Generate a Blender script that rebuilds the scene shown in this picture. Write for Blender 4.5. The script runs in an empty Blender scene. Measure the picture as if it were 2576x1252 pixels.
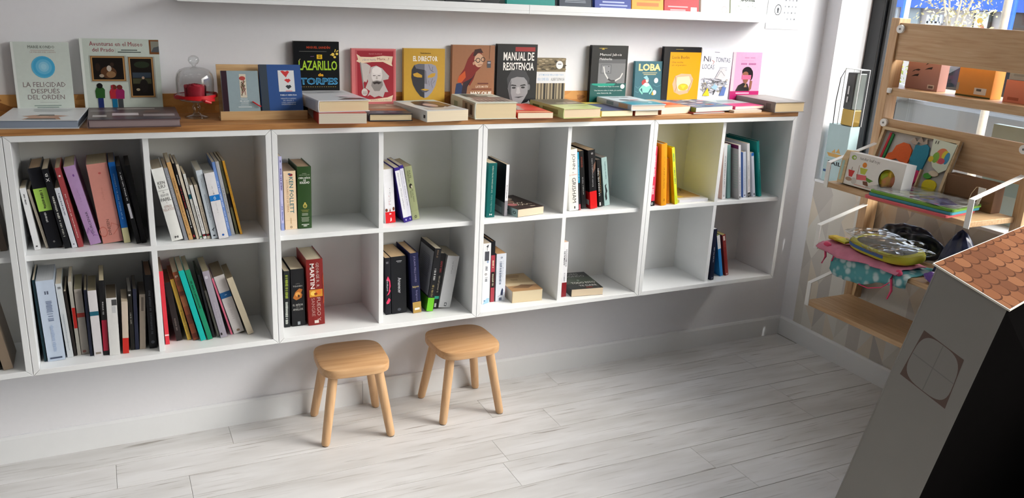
import bpy, bmesh, math, random
from mathutils import Vector, Matrix
random.seed(7)
SC = bpy.context.scene
COL = SC.collection
V = Vector

# ------------------------------------------------------------------ camera
# world: back wall is y=0, floor z=0, metres. A pixel of the 2576x1252 frame gives a direction only;
# positions come from the plane (floor, shelf, counter, wall) that the thing touches.
F = 2105.1
R0 = V((0.9006, -0.4320, 0.0476)); R1 = V((-0.0866, -0.2858, -0.9544)); R2 = V((0.4259, 0.8554, -0.2948))
CP = V((0.2487, -2.8253, 1.5330))
cd = bpy.data.cameras.new('camera'); cam = bpy.data.objects.new('camera', cd); COL.objects.link(cam)
cd.sensor_width = 36.0; cd.lens = F / 2576 * 36; cd.clip_start = 0.05; cd.clip_end = 200
m3 = Matrix((R0, -R1, -R2)).transposed()
cam.matrix_world = Matrix.Translation(CP) @ m3.to_4x4()
SC.camera = cam
def ray(u, v): return R0 * ((u - 1288) / F) + R1 * ((v - 626) / F) + R2
def onY(u, v, y): d = ray(u, v); return CP + d * ((y - CP.y) / d.y)
def onZ(u, v, z): d = ray(u, v); return CP + d * ((z - CP.z) / d.z)
def onX(u, v, x): d = ray(u, v); return CP + d * ((x - CP.x) / d.x)

# ------------------------------------------------------------------ light and exposure
SC.view_settings.view_transform = 'Standard'; SC.view_settings.look = 'None'
SC.view_settings.gamma = 1.0; SC.view_settings.use_curve_mapping = False
SC.view_settings.exposure = 0.1
SC.cycles.use_denoising = True
SC.cycles.max_bounces = 10; SC.cycles.diffuse_bounces = 4; SC.cycles.transparent_max_bounces = 24
SC.cycles.sample_clamp_indirect = 6.0
SC.cycles.caustics_reflective = False; SC.cycles.caustics_refractive = False
W = bpy.data.worlds.new('sky'); SC.world = W; W.use_nodes = True
wn = W.node_tree.nodes; wl = W.node_tree.links
bg = wn['Background']
sky = wn.new('ShaderNodeTexSky'); sky.sky_type = 'NISHITA'; sky.sun_disc = False
sky.sun_elevation = math.radians(38); sky.sun_rotation = math.radians(125); sky.air_density = 1.0; sky.dust_density = 3.0
hs = wn.new('ShaderNodeHueSaturation'); hs.inputs['Saturation'].default_value = 0.55
wl.new(sky.outputs[0], hs.inputs['Color']); wl.new(hs.outputs[0], bg.inputs['Color'])
bg.inputs['Strength'].default_value = 0.9
sl = bpy.data.lights.new('sun', 'SUN'); sl.energy = 7.0; sl.angle = math.radians(1.2); sl.color = (1.0, 0.97, 0.93)
sun = bpy.data.objects.new('sun', sl); COL.objects.link(sun); sun.location = (8, -6, 8)
SUN_DIR = V((-0.07, 0.80, -0.55))          # from the street, behind the camera's right shoulder
sun.rotation_euler = SUN_DIR.to_track_quat('-Z', 'Y').to_euler()
LAMP = 2.6                                # emission of the ceiling panels
# daylight portal in the shop window opening (sampling aid for the sky, no light of its own)
pl = bpy.data.lights.new('window_portal', 'AREA'); pl.shape = 'RECTANGLE'; pl.size = 3.9; pl.size_y = 2.0
pl.cycles.is_portal = True
po = bpy.data.objects.new('window_portal', pl); COL.objects.link(po)
po.matrix_world = Matrix.Translation((3.40, -2.05, 1.80)) @ Matrix(((0, 0, 1, 0), (1, 0, 0, 0), (0, 1, 0, 0), (0, 0, 0, 1)))

# ------------------------------------------------------------------ colours and materials
def lin(c):
    if isinstance(c, str):
        c = c.lstrip('#'); c = tuple(int(c[i:i + 2], 16) / 255 for i in (0, 2, 4))
        return tuple(x / 12.92 if x <= .04045 else ((x + .055) / 1.055) ** 2.4 for x in c)
    return tuple(c)
MATS = {}
def pm(name, col, rough=0.5, metal=0.0, spec=0.5, coat=0.0, noise=0.0, scale=40.0, bump=0.0):
    """plain principled material with an optional fine procedural mottling"""
    if name in MATS: return MATS[name]
    m = bpy.data.materials.new(name); m.use_nodes = True; nt = m.node_tree; b = nt.nodes['Principled BSDF']
    c = lin(col); b.inputs['Base Color'].default_value = (*c, 1); b.inputs['Roughness'].default_value = rough
    b.inputs['Metallic'].default_value = metal; b.inputs['Specular IOR Level'].default_value = spec
    b.inputs['Coat Weight'].default_value = coat
    if noise or bump:
        tc = nt.nodes.new('ShaderNodeTexCoord'); nz = nt.nodes.new('ShaderNodeTexNoise')
        nz.inputs['Scale'].default_value = scale; nz.inputs['Detail'].default_value = 4
        nt.links.new(tc.outputs['Object'], nz.inputs['Vector'])
        if noise:
            mx = nt.nodes.new('ShaderNodeMix'); mx.data_type = 'RGBA'
            mx.inputs['A'].default_value = (*[max(0, x * (1 - noise)) for x in c], 1)
            mx.inputs['B'].default_value = (*[min(1, x * (1 + noise)) for x in c], 1)
            nt.links.new(nz.outputs['Fac'], mx.inputs['Factor']); nt.links.new(mx.outputs['Result'], b.inputs['Base Color'])
        if bump:
            bp = nt.nodes.new('ShaderNodeBump'); bp.inputs['Strength'].default_value = bump; bp.inputs['Distance'].default_value = 0.002
            nt.links.new(nz.outputs['Fac'], bp.inputs['Height']); nt.links.new(bp.outputs[0], b.inputs['Normal'])
    MATS[name] = m; return m
def wood(name, c1, c2, c3, axis=0, scale=6.0, stretch=14.0, rough=0.45, coord='Object', knots=False):
    """grain: noise stretched along `axis`, three-tone ramp, per-object offset"""
    if name in MATS: return MATS[name]
    m = bpy.data.materials.new(name); m.use_nodes = True; nt = m.node_tree; b = nt.nodes['Principled BSDF']
    tc = nt.nodes.new('ShaderNodeTexCoord'); mp = nt.nodes.new('ShaderNodeMapping'); oi = nt.nodes.new('ShaderNodeObjectInfo')
    sc = [stretch] * 3; sc[axis] = 1.0; mp.inputs['Scale'].default_value = sc
    cx = nt.nodes.new('ShaderNodeCombineXYZ'); ml = nt.nodes.new('ShaderNodeMath'); ml.operation = 'MULTIPLY'; ml.inputs[1].default_value = 37.0
    nt.links.new(oi.outputs['Random'], ml.inputs[0])
    for i in range(3): nt.links.new(ml.outputs[0], cx.inputs[i])
    nt.links.new(cx.outputs[0], mp.inputs['Location'])
    nt.links.new(tc.outputs[coord], mp.inputs['Vector'])
    nz = nt.nodes.new('ShaderNodeTexNoise'); nz.inputs['Scale'].default_value = scale; nz.inputs['Detail'].default_value = 5
    nz.inputs['Distortion'].default_value = 0.6
    nt.links.new(mp.outputs[0], nz.inputs['Vector'])
    cr = nt.nodes.new('ShaderNodeValToRGB'); e = cr.color_ramp.elements
    e[0].position = 0.30; e[0].color = (*lin(c1), 1); e[1].position = 0.72; e[1].color = (*lin(c3), 1)
    k = cr.color_ramp.elements.new(0.5); k.color = (*lin(c2), 1)
    nt.links.new(nz.outputs['Fac'], cr.inputs[0]); nt.links.new(cr.outputs[0], b.inputs['Base Color'])
    b.inputs['Roughness'].default_value = rough
    bp = nt.nodes.new('ShaderNodeBump'); bp.inputs['Strength'].default_value = 0.12; bp.inputs['Distance'].default_value = 0.001
    nt.links.new(nz.outputs['Fac'], bp.inputs['Height']); nt.links.new(bp.outputs[0], b.inputs['Normal'])
    MATS[name] = m; return m
def print_mat(rough, spec=0.3):
    n = 'printed_ink_%d_%d' % (int(rough * 100), int(spec * 100))
    if n in MATS: return MATS[n]
    m = bpy.data.materials.new(n); m.use_nodes = True; nt = m.node_tree; b = nt.nodes['Principled BSDF']
    a = nt.nodes.new('ShaderNodeAttribute'); a.attribute_name = 'Col'
    nt.links.new(a.outputs['Color'], b.inputs['Base Color']); b.inputs['Roughness'].default_value = rough; b.inputs['Specular IOR Level'].default_value = spec
    MATS[n] = m; return m
def clear_mat(name, tint=(1, 1, 1), gloss=1.45, rough=0.02, power=3.5, crumple=0.0):
    """thin clear sheet: transparent with fresnel reflection"""
    if name in MATS: return MATS[name]
    m = bpy.data.materials.new(name); m.use_nodes = True; nt = m.node_tree
    nt.nodes.remove(nt.nodes['Principled BSDF']); out = nt.nodes['Material Output']
    t = nt.nodes.new('ShaderNodeBsdfTransparent'); t.inputs[0].default_value = (*tint, 1)
    g = nt.nodes.new('ShaderNodeBsdfGlossy'); g.inputs['Roughness'].default_value = rough
    lw = nt.nodes.new('ShaderNodeLayerWeight'); lw.inputs['Blend'].default_value = 0.5      # facing: 0 head-on, 1 edge-on
    pw = nt.nodes.new('ShaderNodeMath'); pw.operation = 'POWER'; pw.inputs[1].default_value = power
    sc = nt.nodes.new('ShaderNodeMath'); sc.operation = 'MULTIPLY_ADD'; sc.inputs[1].default_value = min(1, (gloss - 1) * 1.3); sc.inputs[2].default_value = 0.035
    nt.links.new(lw.outputs['Facing'], pw.inputs[0]); nt.links.new(pw.outputs[0], sc.inputs[0])
    if crumple:
        tc = nt.nodes.new('ShaderNodeTexCoord'); vo = nt.nodes.new('ShaderNodeTexVoronoi'); vo.inputs['Scale'].default_value = crumple
        bp = nt.nodes.new('ShaderNodeBump'); bp.inputs['Strength'].default_value = 0.9; bp.inputs['Distance'].default_value = 0.01
        nt.links.new(tc.outputs['Object'], vo.inputs['Vector']); nt.links.new(vo.outputs['Distance'], bp.inputs['Height'])
        nt.links.new(bp.outputs[0], g.inputs['Normal']); nt.links.new(bp.outputs[0], lw.inputs['Normal'])
    mx = nt.nodes.new('ShaderNodeMixShader')
    nt.links.new(sc.outputs[0], mx.inputs[0]); nt.links.new(t.outputs[0], mx.inputs[1]); nt.links.new(g.outputs[0], mx.inputs[2])
    nt.links.new(mx.outputs[0], out.inputs[0]); MATS[name] = m; return m
def emit_mat(name, col, s):
    m = bpy.data.materials.new(name); m.use_nodes = True; b = m.node_tree.nodes['Principled BSDF']
    b.inputs['Base Color'].default_value = (.8, .8, .8, 1)
    b.inputs['Emission Color'].default_value = (*col, 1); b.inputs['Emission Strength'].default_value = s; return m

M_WALL = pm('white_wall_paint', '#e6e6ea', 0.75, noise=0.02, scale=60, bump=0.05)
M_FAR = pm('dark_unseen_wall', '#6b655e', 0.8, noise=0.2, scale=4)  # plain unseen walls, toned dark to cut the light bounced into the room
M_CEIL = pm('ceiling_paint', '#c9c9c9', 0.85, noise=0.02, scale=30)
M_TRIM = pm('white_trim_lacquer', '#e6e8ea', 0.38, noise=0.015, scale=30)
M_CAB = pm('white_cabinet_foil', '#e9ebec', 0.34, noise=0.012, scale=25)
M_CABIN = pm('white_cabinet_inside', '#e4e4e2', 0.45, noise=0.012, scale=25)
M_OAK = wood('oak_worktop', '#80532b', '#a87442', '#bb8b57', 0, 5.0, 16.0, 0.42)
M_STOOL = wood('beech_stool', '#bb9064', '#c79d71', '#cfa87e', 0, 4.0, 16.0, 0.4)
M_STLEG = wood('beech_stool_leg', '#c29a70', '#cda67d', '#d5b189', 2, 4.0, 14.0, 0.42)
M_BAMB = wood('bamboo_board', '#b48f66', '#c29f77', '#ccac86', 1, 6.0, 18.0, 0.4)
M_BAMBV = wood('bamboo_upright', '#b48f66', '#c29f77', '#ccac86', 2, 6.0, 18.0, 0.4)
M_LIGHTW = wood('light_beech', '#c0a070', '#d0b182', '#dabd92', 0, 5.0, 14.0, 0.45)
M_METALW = pm('white_powder_coat', '#efefec', 0.35)
M_BLACKF = pm('black_window_frame', '#15171a', 0.38)
M_PAGE = {}
def page_mat(c):
    if c in M_PAGE: return M_PAGE[c]
    m = bpy.data.materials.new('paper_pages_' + c.strip('#')); m.use_nodes = True; nt = m.node_tree; b = nt.nodes['Principled BSDF']
    tc = nt.nodes.new('ShaderNodeTexCoord'); mp = nt.nodes.new('ShaderNodeMapping'); mp.inputs['Scale'].default_value = (1600, 3, 3)
    nz = nt.nodes.new('ShaderNodeTexNoise'); nz.inputs['Scale'].default_value = 1.0; nz.inputs['Detail'].default_value = 2
    mx = nt.nodes.new('ShaderNodeMix'); mx.data_type = 'RGBA'; k = lin(c)
    mx.inputs['A'].default_value = (*[x * .82 for x in k], 1); mx.inputs['B'].default_value = (*[min(1, x * 1.08) for x in k], 1)
    nt.links.new(tc.outputs['Object'], mp.inputs[0]); nt.links.new(mp.outputs[0], nz.inputs['Vector'])
    nt.links.new(nz.outputs['Fac'], mx.inputs['Factor']); nt.links.new(mx.outputs['Result'], b.inputs['Base Color'])
    b.inputs['Roughness'].default_value = 0.8; M_PAGE[c] = m; return m
def cover_mat(c, rough=0.34):
    return pm('book_cover_%s_%d' % (c.strip('#'), int(rough * 100)), c, rough, spec=0.3, noise=0.05, scale=90)

# ------------------------------------------------------------------ mesh builder
class G:
    def __init__(s): s.v = []; s.f = []; s.c = []; s.col = None
    def add(s, vs, fs, col=None):
        n = len(s.v); s.v += [tuple(p) for p in vs]
        for f in fs: s.f.append([n + i for i in f]); s.c.append(col)
        return s
    def box(s, a, b, col=None):
        x0, y0, z0 = [min(a[i], b[i]) for i in range(3)]; x1, y1, z1 = [max(a[i], b[i]) for i in range(3)]
        return s.add([(x0, y0, z0), (x1, y0, z0), (x1, y1, z0), (x0, y1, z0), (x0, y0, z1), (x1, y0, z1), (x1, y1, z1), (x0, y1, z1)],
                     [(3, 2, 1, 0), (4, 5, 6, 7), (0, 1, 5, 4), (1, 2, 6, 5), (2, 3, 7, 6), (3, 0, 4, 7)], col)
    def hexa(s, lo, hi, col=None):                       # 4 bottom + 4 top points, counter-clockwise from above
        return s.add(list(lo) + list(hi), [(3, 2, 1, 0), (4, 5, 6, 7), (0, 1, 5, 4), (1, 2, 6, 5), (2, 3, 7, 6), (3, 0, 4, 7)], col)
    def prism(s, pts, ax, a, b, col=None):               # 2-d polygon extruded along axis ax from a to b
        def mk(p, t):
            q = list(p); q.insert(ax, t); return tuple(q)
        n = len(pts); vs = [mk(p, a) for p in pts] + [mk(p, b) for p in pts]
        return s.add(vs, [tuple(range(n))[::-1], tuple(range(n, 2 * n))] + [(i, (i + 1) % n, n + (i + 1) % n, n + i) for i in range(n)], col)
    def tube(s, path, rad, n=10, col=None, cap=True):
        path = [V(p) for p in path]; rs = rad if isinstance(rad, (list, tuple)) else [rad] * len(path)
        rings = []; up = V((0, 0, 1))
        for i, p in enumerate(path):
            d = (path[min(i + 1, len(path) - 1)] - path[max(i - 1, 0)]).normalized()
            a = d.cross(up) if abs(d.dot(up)) < .95 else d.cross(V((1, 0, 0))); a.normalize(); b = d.cross(a)
            rings.append([p + (a * math.cos(t) + b * math.sin(t)) * rs[i] for t in [2 * math.pi * k / n for k in range(n)]])
        vs = [p for r in rings for p in r]; fs = []
        for i in range(len(path) - 1):
            for k in range(n): fs.append((i * n + k, i * n + (k + 1) % n, (i + 1) * n + (k + 1) % n, (i + 1) * n + k))
        if cap: fs += [tuple(range(n))[::-1], tuple(range((len(path) - 1) * n, len(path) * n))]
        return s.add(vs, fs, col)
    def lathe(s, prof, c=(0, 0, 0), n=32, col=None):     # profile of (radius, z)
        vs = [(c[0] + r * math.cos(2 * math.pi * k / n), c[1] + r * math.sin(2 * math.pi * k / n), c[2] + z) for r, z in prof for k in range(n)]
        fs = [(i * n + k, i * n + (k + 1) % n, (i + 1) * n + (k + 1) % n, (i + 1) * n + k) for i in range(len(prof) - 1) for k in range(n)]
        return s.add(vs, fs, col)
    def ball(s, c, r, n=12, m=8, col=None):
        r = r if isinstance(r, (tuple, list)) else (r, r, r)
        vs = [(c[0], c[1], c[2] - r[2])]
        for j in range(1, m):
            t = math.pi * j / m - math.pi / 2
            vs += [(c[0] + r[0] * math.cos(t) * math.cos(2 * math.pi * k / n), c[1] + r[1] * math.cos(t) * math.sin(2 * math.pi * k / n), c[2] + r[2] * math.sin(t)) for k in range(n)]
        vs.append((c[0], c[1], c[2] + r[2])); fs = [(0, 1 + (k + 1) % n, 1 + k) for k in range(n)]
        for j in range(m - 2): fs += [(1 + j * n + k, 1 + j * n + (k + 1) % n, 1 + (j + 1) * n + (k + 1) % n, 1 + (j + 1) * n + k) for k in range(n)]
        L = len(vs) - 1; fs += [(L, 1 + (m - 2) * n + k, 1 + (m - 2) * n + (k + 1) % n) for k in range(n)]
        return s.add(vs, fs, col)
    def build(s, name, mat, parent=None, smooth=False, bevel=0.0):
        me = bpy.data.meshes.new(name); me.from_pydata(s.v, [], s.f); me.update()
        if any(c is not None for c in s.c):
            at = me.color_attributes.new('Col', 'FLOAT_COLOR', 'CORNER'); buf = []
            for p, c in zip(me.polygons, s.c):
                k = (*lin(c), 1.0) if c is not None else (.8, .8, .8, 1)
                buf += list(k) * p.loop_total
            at.data.foreach_set('color', buf)
        if smooth:
            for p in me.polygons: p.use_smooth = True
            if smooth != 'all': me.set_sharp_from_angle(angle=math.radians(40))
        me.materials.append(mat)
        o = bpy.data.objects.new(name, me); COL.objects.link(o)
        if parent: o.parent = parent
        if bevel:
            b = o.modifiers.new('bevel', 'BEVEL'); b.width = bevel; b.segments = 2; b.limit_method = 'ANGLE'; b.angle_limit = math.radians(40)
        return o
def tag(o, label, cat, group=None):
    o['label'] = label; o['category'] = cat
    if group: o['group'] = group
    return o
def struct(o, label=None):
    o['kind'] = 'structure'
    if label: o['label'] = label
    return o
def thing(name, label, cat, loc=(0, 0, 0), group=None, mat=None):
    o = bpy.data.objects.new(name, None); COL.objects.link(o); o.empty_display_size = 0.05
    if mat is not None: o.matrix_world = mat
    else: o.location = loc
    return tag(o, label, cat, group)

# ------------------------------------------------------------------ flat print (lettering and pictures on covers)
TCACHE = {}
def text_geo(s, bold):
    k = (s, bold)
    if k in TCACHE: return TCACHE[k]
    cu = bpy.data.curves.new('lettering', 'FONT'); cu.body = s; cu.size = 1.0; cu.resolution_u = 1 if len(s) > 9 else 2; cu.offset = bold
    cu.dimensions = '2D'; cu.fill_mode = 'BOTH'
    ob = bpy.data.objects.new('lettering', cu); me = bpy.data.meshes.new_from_object(ob)
    vs = [(v.co.x, v.co.y) for v in me.vertices]; fs = [tuple(p.vertices) for p in me.polygons]
    bpy.data.objects.remove(ob); bpy.data.curves.remove(cu); bpy.data.meshes.remove(me)
    if vs:
        x0 = min(p[0] for p in vs); x1 = max(p[0] for p in vs); y0 = min(p[1] for p in vs); y1 = max(p[1] for p in vs)
        vs = [((x - x0) / max(1e-6, x1 - x0), (y - y0) / max(1e-6, y1 - y0)) for x, y in vs]
    TCACHE[k] = (vs, fs); return TCACHE[k]
def art(g, O, U, Vv, prims, base=0):
    """draw prims in unit coordinates of the face O + u*U + v*Vv (U, Vv in metres), each a hair above the one before"""
    N = U.cross(Vv).normalized()
    for i, p in enumerate(prims):
        off = N * (0.00035 + 0.00003 * (i + base)); k = p[0]
        def P(u, v): return O + U * u + Vv * v + off
        if k == 'r':
            x0, y0, x1, y1 = p[1:5]; g.add([P(x0, y0), P(x1, y0), P(x1, y1), P(x0, y1)], [(0, 1, 2, 3)], p[5])
        elif k == 'e':
            n = 24; g.add([P(p[1] + p[3] * math.cos(2 * math.pi * j / n), p[2] + p[4] * math.sin(2 * math.pi * j / n)) for j in range(n)], [tuple(range(n))], p[5])
        elif k == 'o':                                    # ring
            n = 24; q = p[6]
            a = [P(p[1] + p[3] * math.cos(2 * math.pi * j / n), p[2] + p[4] * math.sin(2 * math.pi * j / n)) for j in range(n)]
            b = [P(p[1] + p[3] * q * math.cos(2 * math.pi * j / n), p[2] + p[4] * q * math.sin(2 * math.pi * j / n)) for j in range(n)]
            g.add(a + b, [(j, (j + 1) % n, n + (j + 1) % n, n + j) for j in range(n)], p[5])
        elif k == 'p':
            g.add([P(*q) for q in p[1]], [tuple(range(len(p[1])))], p[2])
        elif k == 'l':
            pts = p[1]; w = p[2]
            for a, b in zip(pts[:-1], pts[1:]):
                A = U * a[0] + Vv * a[1]; Bq = U * b[0] + Vv * b[1]; d = (Bq - A)
                if d.length < 1e-7: continue
                s = N.cross(d).normalized() * (w / 2)
                g.add([O + off + A - s, O + off + Bq - s, O + off + Bq + s, O + off + A + s], [(0, 1, 2, 3)], p[3])
        elif k == 't':
            s, x0, y0, x1, y1, c = p[1:7]; rot = p[7] if len(p) > 7 else 0; bold = p[8] if len(p) > 8 else 0.0
            vs, fs = text_geo(s, bold)
            def tf(a, b):
                if rot == 90: a, b = 1 - b, a
                elif rot == -90: a, b = b, 1 - a
                return P(x0 + (x1 - x0) * a, y0 + (y1 - y0) * b)
            g.add([tf(a, b) for a, b in vs], fs, c)
    return g
def lines(x0, y0, x1, y1, n, col, th=0.45, seed=1, rag=0.35):
    """rows of small unreadable print as thin bars"""
    r = random.Random(seed); out = []
    for i in range(n):
        yy = y1 - (y1 - y0) * (i + 1) / n; hh = (y1 - y0) / n * th; cut = r.random() * rag * (x1 - x0) / 2
        out.append(('r', x0 + cut, yy, x1 - cut, yy + hh, col))
    return out

# ================================================================== THE SETTING
XW = 3.13            # right wall
CT = 1.116           # counter top
CF = -0.25           # cabinet front
# --- floor: whitewashed planks on a slab
def floor_mat():
    m = bpy.data.materials.new('whitewashed_plank'); m.use_nodes = True; nt = m.node_tree; b = nt.nodes['Principled BSDF']
    tc = nt.nodes.new('ShaderNodeTexCoord'); oi = nt.nodes.new('ShaderNodeObjectInfo')
    ml = nt.nodes.new('ShaderNodeMath'); ml.operation = 'MULTIPLY'; ml.inputs[1].default_value = 53.0
    cx = nt.nodes.new('ShaderNodeCombineXYZ'); nt.links.new(oi.outputs['Random'], ml.inputs[0])
    for i in range(3): nt.links.new(ml.outputs[0], cx.inputs[i])
    def noise(sc, scale, det, lo, hi, ca, cb):
        mp = nt.nodes.new('ShaderNodeMapping'); mp.inputs['Scale'].default_value = sc
        nt.links.new(tc.outputs['Object'], mp.inputs['Vector']); nt.links.new(cx.outputs[0], mp.inputs['Location'])
        nz = nt.nodes.new('ShaderNodeTexNoise'); nz.inputs['Scale'].default_value = scale; nz.inputs['Detail'].default_value = det
        nt.links.new(mp.outputs[0], nz.inputs['Vector'])
        cr = nt.nodes.new('ShaderNodeValToRGB'); cr.color_ramp.elements[0].position = lo; cr.color_ramp.elements[1].position = hi
        cr.color_ramp.elements[0].color = (*lin(ca), 1); cr.color_ramp.elements[1].color = (*lin(cb), 1)
        nt.links.new(nz.outputs['Fac'], cr.inputs[0]); return cr, nz
    broad, _ = noise((1.5, 7, 1), 2.2, 3, .34, .66, '#cac9c8', '#dcdcdd')
    fine, nz = noise((2.2, 46, 1), 2.0, 5, .25, .42, '#d6d3d0', '#ffffff')
    mark, _ = noise((2.6, 34, 1), 1.5, 3, .66, .76, '#ffffff', '#b4ada7')
    def mul(a, c):
        mx = nt.nodes.new('ShaderNodeMix'); mx.data_type = 'RGBA'; mx.blend_type = 'MULTIPLY'; mx.inputs['Factor'].default_value = 1
        nt.links.new(a, mx.inputs['A']); nt.links.new(c, mx.inputs['B']); return mx.outputs['Result']
    o = mul(mul(broad.outputs[0], fine.outputs[0]), mark.outputs[0])
    nt.links.new(o, b.inputs['Base Color']); b.inputs['Roughness'].default_value = 0.42
    bp = nt.nodes.new('ShaderNodeBump'); bp.inputs['Strength'].default_value = 0.15; bp.inputs['Distance'].default_value = 0.001
    nt.links.new(nz.outputs['Fac'], bp.inputs['Height']); nt.links.new(bp.outputs[0], b.inputs['Normal'])
    return m
M_FLOOR = floor_mat()
XL, YB, ZC = -3.0, -5.0, 3.0
floor = struct(G().box((XL, YB, -0.06), (XW, 0.0, -0.002)).build('floor', pm('floor_joint', '#8f8881', .7, noise=.1, scale=10)), 'whitewashed wooden plank floor')
seams = [0.0, -0.139] + [-0.139 - 0.1485 * k for k in range(1, 14)]
rr = random.Random(3); PLK = {}
for i in range(len(seams) - 1):
    x = XL - rr.random() * 1.2
    while x < XW - 0.02:
        a, b = max(x, XL), min(x + 1.28, XW - 0.001)
        if b - a > 0.03:
            w_ = seams[i] - seams[i + 1] - 0.0024; l_ = b - a - 0.0008; key = (round(w_, 4), round(l_, 3))
            if key in PLK: o = bpy.data.objects.new('plank', PLK[key]); COL.objects.link(o); o.parent = floor
            else:
                g = G(); c = 0.0012
                g.hexa([(0, 0, -.0018), (l_, 0, -.0018), (l_, w_, -.0018), (0, w_, -.0018)], [(0, 0, -.0007), (l_, 0, -.0007), (l_, w_, -.0007), (0, w_, -.0007)])
                g.hexa([(0, 0, -.0007), (l_, 0, -.0007), (l_, w_, -.0007), (0, w_, -.0007)], [(c, c, 0), (l_ - c, c, 0), (l_ - c, w_ - c, 0), (c, w_ - c, 0)])
                o = g.build('plank', M_FLOOR, floor); PLK[key] = o.data
            o.location = (a, seams[i + 1] + 0.0008, 0)
        x += 1.28
# --- walls and ceiling
struct(G().box((XL - .1, 0.0, -.06), (3.38, 0.12, ZC)).build('wall_back', M_WALL), 'plain white wall behind the shelves')
struct(G().box((XL - .1, YB, -.06), (XL, 0, ZC)).build('wall_left', M_FAR))
struct(G().box((XL - .1, YB - .1, -.06), (3.38, YB, ZC)).build('wall_front', M_FAR))
struct(G().box((XL - .1, YB - .1, ZC), (3.38, .12, ZC + .1)).build('ceiling', M_CEIL))
SILL, HEAD, YW0, YW1 = 0.772, 2.75, -0.078, -4.10
g = G()
g.box((XW, YW0, -.06), (3.38, 0.0, ZC)); g.box((XW, YB, -.06), (3.38, YW1, ZC))
g.box((XW, YW1, -.06), (3.38, YW0, SILL)); g.box((XW, YW1, HEAD), (3.38, YW0, ZC))
wall_r = struct(g.build('wall_right', M_WALL), 'white window wall with a deep reveal')
# wallpaper of grey and cream triangles below the window
def triangle_paper():
    m = bpy.data.materials.new('triangle_wallpaper'); m.use_nodes = True; nt = m.node_tree; b = nt.nodes['Principled BSDF']
    tc = nt.nodes.new('ShaderNodeTexCoord'); sp = nt.nodes.new('ShaderNodeSeparateXYZ'); nt.links.new(tc.outputs['Object'], sp.inputs[0])
    def mth(op, a, c=None):
        n = nt.nodes.new('ShaderNodeMath'); n.operation = op
        for i, q in enumerate((a, c)):
            if q is None: continue
            if isinstance(q, (int, float)): n.inputs[i].default_value = q
            else: nt.links.new(q, n.inputs[i])
        return n.outputs[0]
    u = mth('MULTIPLY', sp.outputs['Y'], 1 / 0.135); w = mth('MULTIPLY', sp.outputs['Z'], 1 / 0.21)
    a = mth('FLOOR', mth('ADD', u, w)); c = mth('FLOOR', mth('SUBTRACT', u, w)); d = mth('FLOOR', mth('MULTIPLY', u, 2.0))
    cb = nt.nodes.new('ShaderNodeCombineXYZ'); nt.links.new(a, cb.inputs[0]); nt.links.new(c, cb.inputs[1]); nt.links.new(d, cb.inputs[2])
    wnz = nt.nodes.new('ShaderNodeTexWhiteNoise'); wnz.noise_dimensions = '3D'; nt.links.new(cb.outputs[0], wnz.inputs['Vector'])
    cr = nt.nodes.new('ShaderNodeValToRGB'); e = cr.color_ramp.elements; cr.color_ramp.interpolation = 'CONSTANT'
    e[0].position = 0; e[0].color = (*lin('#d9d6cf'), 1); e[1].position = .86; e[1].color = (*lin('#bcb7b2'), 1)
    for ps, cc in ((.3, '#cfcbc3'), (.52, '#d9cfc0'), (.68, '#c6c1bb')):
        k = cr.color_ramp.elements.new(ps); k.color = (*lin(cc), 1)
    nt.links.new(wnz.outputs['Value'], cr.inputs[0]); nt.links.new(cr.outputs[0], b.inputs['Base Color'])
    b.inputs['Roughness'].default_value = 0.7; return m
g = G(); g.box((XW - .0015, YW1, .085), (XW, -0.085, SILL))
wp = g.build('wallpaper', triangle_paper(), wall_r); wp['label'] = 'wallpaper of grey and cream triangles'
G().box((XW + .0005, YW1 + .02, SILL), (3.31, YW0, SILL + .012)).build('window_sill', M_TRIM, wall_r, bevel=.002)
# --- baseboards
bb = struct(G().prism([(0, 0), (-.013, 0), (-.013, .083), (-.009, .092), (0, .092)], 0, XL, 1.045).build('baseboard_back', M_TRIM), 'white baseboard')
bb2 = G().prism([(0, 0), (-.013, 0), (-.013, .083), (-.009, .092), (0, .092)], 0, 1.0462, XW).build('board_length', M_TRIM, bb)
struct(G().prism([(XW, 0), (XW - .013, 0), (XW - .013, .083), (XW - .009, .092), (XW, .092)], 1, YB, -.013).build('baseboard_right', M_TRIM), 'white baseboard under the window wall')
# prism with ax=1 takes (x, z) pairs
# --- shop window: black frame and glass
win = struct(thing('window_1', 'large black-framed shop window facing the street', 'window', (3.33, -2.0, SILL)))
del win['category']
def fr(a, b): G().box([a[i] - win.location[i] for i in range(3)], [b[i] - win.location[i] for i in range(3)]).build('window_frame', M_BLACKF, win, bevel=.003)
fr((3.31, -.148, SILL), (3.37, YW0, HEAD)); fr((3.31, YW1, SILL), (3.37, YW1 + .07, HEAD))
fr((3.31, YW1 + .07, HEAD - .06), (3.37, -.148, HEAD)); fr((3.31, YW1 + .07, SILL), (3.37, -.148, SILL + .05))
fr((3.325, -.165, SILL + .05), (3.36, -.148, HEAD - .06))
fr((3.31, -2.18, SILL + .05), (3.37, -2.10, HEAD - .06))
M_PANE = clear_mat('window_glass', (.97, .985, .98), 1.35, 0.0)
for ya, yb in ((-2.10, -.165), (YW1 + .07, -2.18)):
    G().box((.004, ya - win.location.y, .05), (.010, yb - win.location.y, HEAD - SILL - .06)).build('window_pane', M_PANE, win)
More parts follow.
